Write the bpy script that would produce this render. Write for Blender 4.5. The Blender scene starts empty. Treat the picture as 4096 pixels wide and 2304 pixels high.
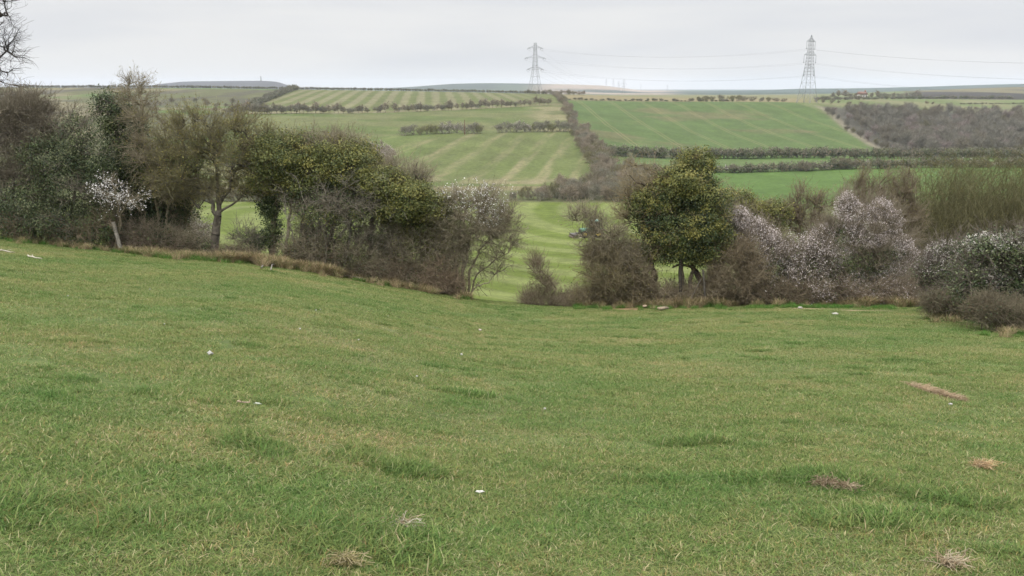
import bpy, math, random
import numpy as np
from mathutils import Vector, Matrix, Euler

# ------------------------------------------------------------------ camera, sky, sun, exposure
SC = bpy.context.scene
COL = SC.collection
F = 887.0                       # focal length in pixels of the 1024 px wide frame
PITCH = math.radians(12.8)
SN, CS = math.sin(PITCH), math.cos(PITCH)
CAMZ = 1.65
cam = bpy.data.objects.new("camera", bpy.data.cameras.new("camera"))
COL.objects.link(cam)
cam.location = (0, 0, CAMZ)
cam.rotation_euler = (math.pi / 2 - PITCH, 0, 0)
cam.data.sensor_width = 36.0
cam.data.lens = 36.0 * F / 1024.0
cam.data.clip_start = 0.05
cam.data.clip_end = 40000
SC.camera = cam

SUN_EL, SUN_AZ = math.radians(52), math.radians(215)     # from behind the left shoulder
world = bpy.data.worlds.new("World")
SC.world = world
world.use_nodes = True
nt = world.node_tree
nt.nodes.clear()
def N(tree, typ, **kw):
    n = tree.nodes.new(typ)
    for k, v in kw.items():
        setattr(n, k, v)
    return n
wo = N(nt, "ShaderNodeOutputWorld")
bg = N(nt, "ShaderNodeBackground")
bg.inputs["Strength"].default_value = 0.1
sky = N(nt, "ShaderNodeTexSky", sky_type='NISHITA')
sky.sun_disc = False
sky.sun_elevation = SUN_EL
sky.sun_rotation = SUN_AZ
sky.air_density = 1.0
sky.dust_density = 4.0
tc = N(nt, "ShaderNodeTexCoord")
sep = N(nt, "ShaderNodeSeparateXYZ")
nt.links.new(tc.outputs["Generated"], sep.inputs[0])
mr = N(nt, "ShaderNodeMapRange", interpolation_type='SMOOTHSTEP')
mr.inputs[1].default_value = 0.10; mr.inputs[2].default_value = 0.85
mr.inputs[3].default_value = 1.0;  mr.inputs[4].default_value = 3.4
nt.links.new(sep.outputs["Z"], mr.inputs[0])
mp = N(nt, "ShaderNodeMapping")
mp.inputs["Scale"].default_value = (1.6, 1.6, 13.0)
nt.links.new(tc.outputs["Generated"], mp.inputs[0])
nz = N(nt, "ShaderNodeTexNoise")
nz.inputs["Scale"].default_value = 1.7; nz.inputs["Detail"].default_value = 4; nz.inputs["Roughness"].default_value = 0.45
nt.links.new(mp.outputs[0], nz.inputs[0])
cr = N(nt, "ShaderNodeValToRGB")
cr.color_ramp.elements[0].position = 0.34; cr.color_ramp.elements[0].color = (5.7, 5.82, 6.1, 1)
cr.color_ramp.elements[1].position = 0.58; cr.color_ramp.elements[1].color = (6.5, 6.5, 6.52, 1)
nt.links.new(nz.outputs["Fac"], cr.inputs[0])
mul = N(nt, "ShaderNodeVectorMath", operation='SCALE')
nt.links.new(cr.outputs[0], mul.inputs[0]); nt.links.new(mr.outputs[0], mul.inputs["Scale"])
mix = N(nt, "ShaderNodeMix", data_type='RGBA')
mix.inputs[0].default_value = 0.94
nt.links.new(sky.outputs[0], mix.inputs[6]); nt.links.new(mul.outputs[0], mix.inputs[7])
nt.links.new(mix.outputs[2], bg.inputs["Color"])
nt.links.new(bg.outputs[0], wo.inputs["Surface"])

sun = bpy.data.objects.new("sun", bpy.data.lights.new("sun", 'SUN'))
COL.objects.link(sun)
sun.data.energy = 1.2
sun.data.angle = math.radians(18)
sun.data.color = (1.0, 0.96, 0.9)
sd = Vector((math.sin(SUN_AZ) * math.cos(SUN_EL), math.cos(SUN_AZ) * math.cos(SUN_EL), math.sin(SUN_EL)))
sun.rotation_euler = sd.to_track_quat('Z', 'Y').to_euler()
sun.location = (0, 0, 60)

SC.view_settings.view_transform = 'Standard'
SC.view_settings.look = 'None'
SC.view_settings.exposure = 0.4
SC.view_settings.gamma = 1.0
SC.render.engine = 'CYCLES'
SC.cycles.max_bounces = 5
SC.cycles.diffuse_bounces = 3
SC.cycles.glossy_bounces = 2
SC.cycles.transmission_bounces = 4
SC.cycles.volume_bounces = 1
SC.cycles.use_denoising = True
SC.cycles.use_adaptive_sampling = True
SC.cycles.adaptive_threshold = 0.012

# ------------------------------------------------------------------ helpers
def hash2(ix, iy, seed):
    h = (ix.astype(np.int64) * 374761393 + iy.astype(np.int64) * 668265263 + seed * 1274126177) & 0x7fffffff
    h = ((h ^ (h >> 13)) * 1274126177) & 0x7fffffff
    return ((h ^ (h >> 16)) & 0xffff) / 65535.0
def vnoise(x, y, seed=0):
    ix, iy = np.floor(x), np.floor(y)
    fx, fy = x - ix, y - iy
    fx, fy = fx * fx * (3 - 2 * fx), fy * fy * (3 - 2 * fy)
    a, b = hash2(ix, iy, seed), hash2(ix + 1, iy, seed)
    c, d = hash2(ix, iy + 1, seed), hash2(ix + 1, iy + 1, seed)
    return (a * (1 - fx) + b * fx) * (1 - fy) + (c * (1 - fx) + d * fx) * fy
def fbm(x, y, seed=0, oct=4):
    s, a, t = 0, 1.0, 0
    for o in range(oct):
        s = s + a * vnoise(x * 2 ** o, y * 2 ** o, seed + o * 17)
        t += a; a *= 0.5
    return s / t
def sstep(a, b, x):
    t = np.clip((x - a) / (b - a), 0, 1)
    return t * t * (3 - 2 * t)

def tag(o, label=None, cat=None, group=None, kind=None):
    if label: o["label"] = label
    if cat: o["category"] = cat
    if group: o["group"] = group
    if kind: o["kind"] = kind
    return o
def mesh(name, V, Q=None, T=None, mat=None, col=None, parent=None, link=True, smooth=False):
    me = bpy.data.meshes.new(name)
    V = np.asarray(V, np.float32)
    nq = 0 if Q is None else len(Q); ntri = 0 if T is None else len(T)
    me.vertices.add(len(V))
    me.vertices.foreach_set("co", V.ravel())
    li = []
    if nq: li.append(np.asarray(Q, np.int32).ravel())
    if ntri: li.append(np.asarray(T, np.int32).ravel())
    if li:
        li = np.concatenate(li)
        me.loops.add(len(li)); me.loops.foreach_set("vertex_index", li)
        ls = np.concatenate([np.arange(nq) * 4, nq * 4 + np.arange(ntri) * 3]).astype(np.int32)
        me.polygons.add(nq + ntri); me.polygons.foreach_set("loop_start", ls)
        if smooth:
            me.polygons.foreach_set("use_smooth", np.ones(nq + ntri, bool))
    if col is not None:
        at = me.color_attributes.new("col", 'FLOAT_COLOR', 'POINT')
        c = np.ones((len(V), 4), np.float32); c[:, :3] = col
        at.data.foreach_set("color", c.ravel())
    me.update(calc_edges=True)
    if mat: me.materials.append(mat)
    o = bpy.data.objects.new(name, me)
    if link: COL.objects.link(o)
    if parent: o.parent = parent
    return o
def empty(name, loc, label, cat, group=None, rz=0.0):
    o = bpy.data.objects.new(name, None)
    o.empty_display_size = 0.2
    COL.objects.link(o); o.location = loc; o.rotation_euler = (0, 0, rz)
    return tag(o, label, cat, group)
def copy_tree(o, parent=None):
    c = o.copy(); COL.objects.link(c)
    if parent: c.parent = parent
    for ch in list(o.children):
        copy_tree(ch, c)
    return c

def absorb(G, H):
    if H.n: G.add(np.concatenate(H.V), np.concatenate(H.Q), None, np.concatenate(H.C))
class Geo:
    """collects coloured quads and triangles"""
    def __init__(s): s.V, s.Q, s.T, s.C, s.n = [], [], [], [], 0
    def add(s, V, Q=None, T=None, C=(.5, .5, .5)):
        V = np.asarray(V, float).reshape(-1, 3)
        if Q is not None and len(Q): s.Q.append(np.asarray(Q) + s.n)
        if T is not None and len(T): s.T.append(np.asarray(T) + s.n)
        C = np.asarray(C, float)
        s.C.append(np.broadcast_to(C, (len(V), 3)) if C.ndim == 1 else C)
        s.V.append(V); s.n += len(V)
    def build(s, name, mat, parent=None, link=True, smooth=False, off=None):
        V = np.concatenate(s.V)
        if off is not None: V = V - np.asarray(off)
        return mesh(name, V, np.concatenate(s.Q) if s.Q else None, np.concatenate(s.T) if s.T else None,
                    mat, np.concatenate(s.C), parent, link, smooth)
    def tubes(s, P0, P1, R0, R1, k=3, C=(.2, .2, .2)):
        P0, P1 = np.asarray(P0, float).reshape(-1, 3), np.asarray(P1, float).reshape(-1, 3)
        n = len(P0)
        if n == 0: return
        R0, R1 = np.broadcast_to(R0, n), np.broadcast_to(R1, n)
        d = P1 - P0
        d = d / (np.linalg.norm(d, axis=1, keepdims=True) + 1e-9)
        ref = np.where(np.abs(d[:, 2:3]) > .9, np.array([[1., 0, 0]]), np.array([[0, 0, 1.]]))
        a = np.cross(d, ref); a /= np.linalg.norm(a, axis=1, keepdims=True) + 1e-9
        b = np.cross(d, a)
        th = np.arange(k) / k * 2 * np.pi
        ring = a[:, None, :] * np.cos(th)[None, :, None] + b[:, None, :] * np.sin(th)[None, :, None]
        V = np.concatenate([P0[:, None, :] + ring * R0[:, None, None], P1[:, None, :] + ring * R1[:, None, None]], 1)
        i = np.arange(k); j = (i + 1) % k
        q = np.stack([i, j, j + k, i + k], 1)
        Q = q[None] + (np.arange(n) * 2 * k)[:, None, None]
        C = np.asarray(C, float)
        if C.ndim == 2: C = np.repeat(C, 2 * k, 0)
        s.add(V.reshape(-1, 3), Q.reshape(-1, 4), None, C)
    def box(s, c, sz, C=(.5, .5, .5), rot=None, taper=1.0):
        v = np.array([[x, y, z] for z in (-.5, .5) for y in (-.5, .5) for x in (-.5, .5)], float)
        v[4:, :2] *= taper
        v = v * np.asarray(sz)
        if rot is not None: v = v @ np.array(Euler(rot).to_matrix()).T
        s.add(v + np.asarray(c), [[0, 2, 3, 1], [4, 5, 7, 6], [0, 1, 5, 4], [2, 6, 7, 3], [0, 4, 6, 2], [1, 3, 7, 5]], None, C)
    def bar(s, a, b, r, C=(.2, .2, .2), k=4): s.tubes([a], [b], [r], [r], k, C)
    def cyl(s, a, b, r, C, k=20):
        a, b = np.asarray(a, float), np.asarray(b, float)
        s.tubes([a], [b], [r], [r], k, C)
        d = (b - a) / np.linalg.norm(b - a)
        ref = np.array([1., 0, 0]) if abs(d[2]) > .9 else np.array([0, 0, 1.])
        u = np.cross(d, ref); u /= np.linalg.norm(u); w = np.cross(d, u)
        th = np.arange(k) / k * 2 * np.pi
        for p in (a, b):
            ring = p + r * (np.cos(th)[:, None] * u + np.sin(th)[:, None] * w)
            i = np.arange(k)
            s.add(np.concatenate([ring, [p]]), None, np.stack([i, (i + 1) % k, np.full(k, k)], 1), C)
    def leaves(s, P, Nrm, S, C, rng, asp=.62):
        n = len(P)
        Nrm = Nrm / (np.linalg.norm(Nrm, axis=1, keepdims=True) + 1e-9)
        r = rng.normal(size=(n, 3))
        t = np.cross(Nrm, r); t /= np.linalg.norm(t, axis=1, keepdims=True) + 1e-9
        b = np.cross(Nrm, t)
        S = np.broadcast_to(S, n)[:, None]
        V = np.stack([P - t * S, P - b * S * asp + t * S * .15, P + t * S, P + b * S * asp + t * S * .15], 1)
        s.add(V.reshape(-1, 3), np.arange(n * 4).reshape(-1, 4), None, np.repeat(C, 4, 0))

# ------------------------------------------------------------------ materials
def mat_v(name, rough=.85, transl=0.0, nscale=3.0, namt=.35, spec=.25, tint=None):
    """base colour = the piece's own colour attribute, broken up by object-space noise"""
    m = bpy.data.materials.new(name); m.use_nodes = True
    t = m.node_tree; t.nodes.clear()
    out = N(t, "ShaderNodeOutputMaterial"); p = N(t, "ShaderNodeBsdfPrincipled")
    p.inputs["Roughness"].default_value = rough
    p.inputs["Specular IOR Level"].default_value = spec
    at = N(t, "ShaderNodeAttribute", attribute_name="col")
    g = N(t, "ShaderNodeNewGeometry")
    nz = N(t, "ShaderNodeTexNoise"); nz.inputs["Scale"].default_value = nscale; nz.inputs["Detail"].default_value = 3
    t.links.new(g.outputs["Position"], nz.inputs["Vector"])
    mr = N(t, "ShaderNodeMapRange"); mr.inputs[1].default_value = .25; mr.inputs[2].default_value = .75
    mr.inputs[3].default_value = 1 - namt; mr.inputs[4].default_value = 1 + namt
    t.links.new(nz.outputs["Fac"], mr.inputs[0])
    vm = N(t, "ShaderNodeVectorMath", operation='SCALE')
    t.links.new(at.outputs["Color"], vm.inputs[0]); t.links.new(mr.outputs[0], vm.inputs["Scale"])
    c = vm.outputs[0]
    if tint: c = tint(t, g, c)
    t.links.new(c, p.inputs["Base Color"])
    if transl > 0:
        tr = N(t, "ShaderNodeBsdfTranslucent"); t.links.new(c, tr.inputs["Color"])
        ms = N(t, "ShaderNodeMixShader"); ms.inputs[0].default_value = transl
        t.links.new(p.outputs[0], ms.inputs[1]); t.links.new(tr.outputs[0], ms.inputs[2])
        t.links.new(ms.outputs[0], out.inputs["Surface"])
    else:
        t.links.new(p.outputs[0], out.inputs["Surface"])
    return m
def sward_tint(t, g, c):
    """real patchiness of the sward: lush green, ordinary and yellowed turf"""
    for sc, seed, lo, hi, a, b in ((.42, 3.1, .36, .62, (.82, .95, .84), (1.12, 1.06, 1.06)),
                                   (1.7, 9.7, .40, .66, (.90, .98, .90), (1.11, 1.04, 1.06)),
                                   (7.0, 5.3, .35, .70, (.84, .92, .84), (1.10, 1.04, 1.04))):
        mpn = N(t, "ShaderNodeMapping"); mpn.inputs["Location"].default_value = (seed, seed * 2, 0)
        mpn.inputs["Scale"].default_value = (.75, 1.0, .2)
        t.links.new(g.outputs["Position"], mpn.inputs[0])
        n = N(t, "ShaderNodeTexNoise"); n.inputs["Scale"].default_value = sc; n.inputs["Detail"].default_value = 4
        t.links.new(mpn.outputs[0], n.inputs["Vector"])
        r = N(t, "ShaderNodeValToRGB")
        r.color_ramp.elements[0].position = lo; r.color_ramp.elements[0].color = (*a, 1)
        r.color_ramp.elements[1].position = hi; r.color_ramp.elements[1].color = (*b, 1)
        t.links.new(n.outputs["Fac"], r.inputs[0])
        v = N(t, "ShaderNodeVectorMath", operation='MULTIPLY')
        t.links.new(c, v.inputs[0]); t.links.new(r.outputs[0], v.inputs[1])
        c = v.outputs[0]
    return c
M_BARK = mat_v("bark", .95, 0, 9.0, .4, .1)
M_TWIG = mat_v("twig_bark", .95, 0, 2.0, .25, .1)
M_LEAF = mat_v("leaf", .55, .25, 1.3, .25, .3)
M_BLOSSOM = mat_v("blossom_petal", .8, .3, 6.0, .1, .2)
M_GRASS = mat_v("grass_blade", .75, .3, 30.0, .15, .15, sward_tint)
M_DRY = mat_v("dry_grass_blade", .9, .2, 4.0, .3, .1)
M_STEEL = mat_v("galvanised_steel", .6, 0, .4, .15, .4)
M_WOOD = mat_v("weathered_wood", .9, 0, 14.0, .35, .15)
M_STONE = mat_v("pale_stone", .9, 0, 20.0, .2, .2)
M_PAINT = mat_v("machine_paint", .4, 0, 3.0, .12, .5)
M_RUBBER = mat_v("tyre_rubber", .85, 0, 8.0, .3, .2)
M_GLASS = mat_v("dark_glass", .08, 0, 1.0, .05, .7)

# ------------------------------------------------------------------ terrain: measured ground profile
PX = np.array([-200, 0, 145, 260, 400, 480, 560, 640, 720, 800, 920, 1024, 1224], float)
ST = [
 (33,   [215, 238, 254, 263, 287, 301, 306, 307, 306, 305, 307, 310, 316]),
 (40,   [219, 242, 258, 267, 291, 305, 310, 311, 310, 309, 312, 315, 321]),
 (55,   [222, 240, 255, 262, 281, 294, 300, 300, 300, 299, 303, 307, 312]),
 (80,   [215, 228, 240, 248, 262, 270, 275, 275, 274, 272, 275, 280, 286]),
 (110,  [208, 216, 228, 234, 243, 250, 253, 253, 252, 250, 250, 252, 256]),
 (147,  [203, 210, 218, 222, 229, 234, 237, 237, 236, 233, 230, 232, 235]),
 (190,  [199, 203, 208, 211, 214, 217, 219, 219, 218, 214, 208, 206, 206]),
 (230,  [196, 198, 201, 203, 204, 205, 205, 205, 204, 200, 195, 192, 192]),
 (260,  [188, 190, 192, 193, 193, 193, 193, 193, 192, 188, 184, 182, 182]),
 (300,  [174, 176, 178, 179, 180, 180, 180, 180, 179, 176, 173, 172, 172]),
 (360,  [150, 152, 154, 155, 157, 157, 157, 160, 162, 162, 161, 161, 161]),
 (420,  [128, 130, 132, 134, 137, 137, 138, 145, 151, 153, 155, 155, 155]),
 (500,  [113, 115, 117, 119, 122, 123, 124, 130, 136, 138, 140, 141, 141]),
 (600,  [102, 104, 106, 108, 111, 110.5, 109.5, 114, 117, 119, 122, 125, 125]),
 (700,  [95, 97, 98, 100, 103, 102, 100.5, 101.5, 102, 103, 107, 112, 114]),
 (800,  [90.5, 91.5, 92, 93.5, 95.5, 96, 97, 99, 100.5, 101, 103, 106, 107]),
 (870,  [88, 88.5, 88.8, 90, 92, 93.5, 95.5, 97.8, 99.3, 99.8, 101, 102, 103]),
 (920,  [87.3, 87.5, 87.8, 89, 91, 92.5, 94.5, 97, 98.7, 99, 99.5, 100.5, 101]),
 (1050, [88.5, 88.5, 89, 90, 92, 93, 95, 96.5, 97.5, 97.5, 97.5, 98, 98]),
 (1500, [90, 90, 90.5, 91, 92.5, 93.5, 94.8, 95.4, 95.4, 95.2, 93.5, 92, 92]),
 (2000, [91, 91, 91, 91.5, 92.5, 93.2, 94.6, 95.2, 95.2, 94.6, 90.5, 86.8, 84]),
 (2600, [91.5, 91.5, 91.5, 92, 92.5, 92.8, 94.0, 94.6, 94.6, 94, 92, 90, 90]),
 (3500, [90, 90, 90, 90.5, 91, 91, 92, 92.8, 92.8, 92, 91, 90, 90]),
 (4500, None),
 (5500, [91] * 13), (9500, [89.5] * 13)]
HX = [-200, 0, 100, 150, 165, 185, 200, 262, 275, 290, 300, 335, 350, 380, 400, 430, 455, 490, 530, 560, 600, 630, 650, 700, 760, 800, 850, 920, 960, 1024, 1224]
HY = [88, 87, 86.5, 85.5, 83.5, 81.7, 81.3, 80.8, 81.5, 85.5, 88, 87.8, 88, 88, 87.5, 85.5, 83.8, 83.2, 83.7, 84.2, 85.5, 89, 91, 91, 90.2, 88.8, 88.3, 86.8, 85.5, 83.8, 82]
SY = np.array([s[0] for s in ST], float)
def den(Y): return np.interp(np.log(np.maximum(Y, 1.0)), np.log([33, 147, 300, 900]), [.971, .988, 1.003, 1.023])
def px_of(x, Y): return 512 + F * (x / Y) * den(Y)
def x_of(px, Y): return (px - 512) / F * Y / den(Y)
def py_tan(py):
    v = (288 - py) / F
    return (SN - v * CS) / (CS + v * SN)
_xs = PX
def smooth_interp(p, X, Yv):
    X, Yv = np.asarray(X, float), np.asarray(Yv, float)
    h = np.diff(X); d = np.diff(Yv) / h
    m = np.zeros(len(X)); m[0], m[-1] = d[0], d[-1]
    w = d[:-1] * d[1:]
    m[1:-1] = np.where(w > 0, 2 * w / (d[:-1] + d[1:] + np.where(w > 0, 0, 1)), 0)
    p = np.clip(p, X[0], X[-1])
    i = np.clip(np.searchsorted(X, p) - 1, 0, len(X) - 2)
    t = (p - X[i]) / h[i]
    return ((2*t**3 - 3*t**2 + 1) * Yv[i] + (t**3 - 2*t**2 + t) * h[i] * m[i] + (-2*t**3 + 3*t**2) * Yv[i+1] + (t**3 - t**2) * h[i] * m[i+1])
def gz(x, y):
    """ground height at world x, y"""
    x = np.atleast_1d(np.asarray(x, float)); y = np.atleast_1d(np.asarray(y, float))
    x, y = np.broadcast_arrays(x, y)
    sh = x.shape
    x, y = x.ravel(), y.ravel()
    yc = np.maximum(y, 3.0)
    a = x / yc
    K = len(SY)
    Z = np.empty((len(x), K))
    for k in range(K):
        p = 512 + F * a * den(SY[k])
        py = smooth_interp(p, HX, HY) if ST[k][1] is None else smooth_interp(p, PX, ST[k][1])
        Z[:, k] = CAMZ - SY[k] * py_tan(py)
    h = np.diff(SY); d = np.diff(Z, axis=1) / h
    m = np.zeros_like(Z)
    m[:, 0] = Z[:, 0] / SY[0]; m[:, -1] = d[:, -1]
    w1 = d[:, :-1] * d[:, 1:]
    m[:, 1:-1] = np.where(w1 > 0, 2 * w1 / np.where(w1 > 0, d[:, :-1] + d[:, 1:], 1), 0)
    yy = np.clip(y, SY[0], SY[-1])
    i = np.clip(np.searchsorted(SY, yy) - 1, 0, K - 2)
    r = np.arange(len(x))
    t = (yy - SY[i]) / h[i]
    z = ((2*t**3 - 3*t**2 + 1) * Z[r, i] + (t**3 - 2*t**2 + t) * h[i] * m[r, i] + (-2*t**3 + 3*t**2) * Z[r, i+1] + (t**3 - t**2) * h[i] * m[r, i+1])
    z = np.where(y < SY[0], Z[:, 0] * y / SY[0], z)
    near = 1 - sstep(34, 46, y)
    z = z + near * ((fbm(x * .35, y * .35, 5, 2) - .5) * .08 + (fbm(x * 1.1, y * 1.1, 8, 2) - .5) * .012)
    z = z + (1 - near) * (fbm(x * .03, y * .03, 9, 3) - .5) * np.interp(y, [40, 100, 250, 800, 1000], [0, .5, 1.0, .5, 0])
    return z.reshape(sh)
def g1(x, y): return float(gz(x, y)[0])
def at(px, py, Y):
    v = (288 - py) / F
    dn = CS + v * SN
    return np.array([(px - 512) / F / dn * Y, Y, CAMZ - Y * py_tan(py)])

H5 = lambda Y: np.interp(Y, [240, 318, 350, 378, 430, 560, 700, 880], [640, 612, 601, 594, 579, 570, 561, 553])
HR = lambda Y: np.interp(Y, [400, 420, 480, 560, 640, 720], [905, 890, 865, 842, 825, 795])
HL = lambda Y: np.interp(Y, [400, 600, 915], [225, 255, 298])
H3 = lambda p: np.interp(p, [235, 550], [530, 640])
H4 = lambda p: np.interp(p, [380, 570], [425, 452])

def field_colours(x, y):
    n = len(x)
    px = px_of(x, np.maximum(y, 1.0))
    def put(C, mask, c):
        c = np.asarray(c, float)
        mask = np.clip(mask, 0, 1)[:, None]
        return C * (1 - mask) + c * mask
    n1 = fbm(x * .06, y * .06, 21); n2 = fbm(x * .35, y * .35, 33); n3 = fbm(x * .012, y * .012, 45)
    nn = fbm(x * 1.3, y * 1.3, 55)
    C = np.ones((n, 3)) * np.array([.092, .122, .040])                       # pasture
    C = put(C, sstep(.5, .72, n2) * .55, (.135, .118, .062))
    # mown field
    mown = sstep(37, 39, y + (n2 - .5) * 3)
    r = np.hypot(x - 148, y - 207)
    st = .5 + .5 * np.sin(r * 2 * np.pi / 11.0 + (n1 - .5) * 1.2)
    st = sstep(.25, .75, st)
    st = st * 1.05
    mc = np.array([.122, .158, .030])[None] * (1 - st[:, None]) + np.array([.168, .196, .060])[None] * st[:, None]
    mc = mc * (.88 + .24 * n2)[:, None]
    C = put(C, mown, mc)
    # right hand side below the hedge: rough, then bright crop
    C = put(C, mown * sstep(690, 720, px), (.12, .14, .05))
    crop = sstep(205, 212, y) * sstep(690, 712, px)
    C = put(C, crop, np.array([.088, .148, .034])[None] * (.9 + .2 * n1)[:, None])
    # scrub floor in the valley bottom
    C = put(C, sstep(234, 240, y + (n1 - .5) * 6) * (1 - sstep(690, 720, px)), (.10, .10, .05))
    C = put(C, sstep(240, 246, y) * (1 - sstep(540, 575, px)), (.125, .145, .055))
    C = put(C, sstep(262, 268, y) * (1 - sstep(275, 283, y)) * (1 - sstep(540, 575, px)) * .6, (.24, .19, .11))
    # fields on the far slope
    far = sstep(278, 284, y)
    g = np.array([.106, .136, .040]); straw = np.array([.29, .24, .145])
    lf = far * (1 - sstep(-3, 3, px - H5(y)))
    base = g[None] * (.85 + .3 * n1)[:, None]
    C = put(C, lf, base)
    C = put(C, lf * sstep(.52, .75, n3) * .25, (.16, .155, .07))
    # field with curved straw bands
    q = x - .15 * (y - 320) - np.minimum(x + 5, 0) ** 2 * -.006
    b = .5 + .5 * np.sin(q * 2 * np.pi / 11.5 + 1.2)
    w = lf * sstep(280, 290, y) * (1 - sstep(-2, 2, y - H4(px)))
    C = put(C, w * sstep(.45, .9, b) * sstep(.2, .75, fbm(q * .3, y * .03, 71)) * .48 * (.5 + n2), straw)
    C = put(C, w * sstep(276, 288, y) * (1 - sstep(292, 312, y)) * sstep(.4, .6, n1) * .6, straw)
    # middle field
    w = lf * sstep(-2, 2, y - H4(px)) * (1 - sstep(-2, 2, y - H3(px)))
    C = put(C, w * sstep(.42, .62, fbm(x * .025, y * .05, 81)) * .45, (.175, .16, .08))
    C = put(C, w * sstep(520, 545, px) * sstep(.35, .6, n1) * .5, straw)
    # top striped field
    w = lf * sstep(-2, 2, y - H3(px)) * sstep(-3, 3, px - HL(y))
    q = x + .088 * y
    b = .5 + .5 * np.sin(q * 2 * np.pi / 12.6)
    C = put(C, w, np.array([.112, .128, .042])[None] * (.85 + .3 * n1)[:, None])
    C = put(C, w * sstep(.35, .65, b) * (.45 + .55 * n2) * .48 * (1 - .7 * sstep(500, 545, px)), (.32, .265, .185))
    C = put(C, w * (1 - sstep(0, 30, y - H3(px))) * .45, straw)
    # rough hillside on the left
    w = far * (1 - sstep(-3, 3, px - HL(y))) * sstep(330, 350, y)
    C = put(C, w, (.115, .118, .055))
    C = put(C, w * sstep(.45, .6, fbm(x * .02, y * .012, 91)) * .8, (.205, .178, .105))
    C = put(C, w * sstep(.55, .7, fbm(x * .015, y * .02, 97)) * .9, (.105, .165, .045))
    C = put(C, w * sstep(.58, .7, fbm(x * .03, y * .01, 99)) * .7, (.085, .075, .06))
    # big crop field on the right with tramlines
    w5 = sstep(-2, 2, px - H5(y)) * sstep(395, 400, y) * (1 - sstep(706, 712, y)) * (1 - sstep(-3, 3, px - HR(y)))
    C = put(C, w5, np.array([.088, .130, .040])[None] * (.88 + .24 * n1)[:, None])
    C = put(C, w5 * sstep(.60, .78, fbm(x * .02 + 3, y * .03, 103)) * .5, (.17, .13, .075))
    C = put(C, w5 * (1 - sstep(2, 9, px - H5(y))) * .6, (.10, .175, .04))
    # strip between the two hedges, then the wood's floor
    w = sstep(326, 330, y) * (1 - sstep(372, 376, y)) * sstep(600, 612, px)
    C = put(C, w, (.105, .148, .05))
    w = sstep(392, 396, y) * sstep(-2, 2, px - HR(y)) * (1 - sstep(655, 690, y))
    C = put(C, w, (.085, .078, .06))
    edge = np.exp(-((px - HR(y) - 3) / 4.5) ** 2) * sstep(405, 415, y) * (1 - sstep(690, 700, y))
    C = put(C, edge * .8, (.25, .22, .15))
    # rough pasture above the wood, beige plateau, moor
    w = sstep(655, 690, y) * sstep(795, 815, px)
    C = put(C, w, np.array([.135, .165, .06])[None] * (.85 + .3 * n3)[:, None])
    C = put(C, w * sstep(.5, .65, fbm(x * .02, y * .006, 111)) * .8, (.20, .19, .10))
    w = sstep(712, 722, y) * sstep(0, 10, px - H5(y)) * (1 - sstep(795, 830, px))
    C = put(C, w, (.225, .19, .10))
    C = put(C, w * sstep(900, 1000, y) * .6, (.155, .17, .075))
    w = sstep(930, 980, y) * sstep(895, 925, px)
    C = put(C, w, (.050, .044, .036))
    C = put(C, w * sstep(.52, .62, fbm(x * .006, y * .002, 121)) * .8, (.19, .165, .08))
    # distant hills
    w = sstep(2300, 2900, y)
    hp = fbm(x * .0022, y * .0011, 131)
    C = put(C, w, (.05, .068, .05))
    C = put(C, w * sstep(.5, .55, hp), (.075, .10, .062))
    C = put(C, w * (1 - sstep(300, 330, px)), (.05, .045, .045))
    C = put(C, w * sstep(515, 560, px) * (1 - sstep(655, 690, px)) * sstep(.38, .5, hp), (.33, .26, .20))
    C = put(C, w * sstep(690, 720, px), (.035, .062, .042))
    # bare soil by the hedge foot on the right
    def patch(p0, Y0, rx, ry, c, k):
        xx = x_of(p0, Y0)
        dd = np.hypot((x - xx) / rx, (y - Y0) / ry) + (n2 - .5) * 1.1 + (nn - .5) * .5
        return put(C, (1 - sstep(.6, 1.05, dd)) * k, c)
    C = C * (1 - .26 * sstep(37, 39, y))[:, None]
    C = patch(632, 31.2, 1.0, 1.0, (.27, .175, .10), .9)
    C = patch(808, 30.4, 1.9, .95, (.26, .195, .12), .85)
    C = patch(868, 29.2, 1.9, .75, (.26, .195, .12), .8)
    C = patch(445, 32.6, 2.2, .6, (.20, .14, .08), .7)
    return C

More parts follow.
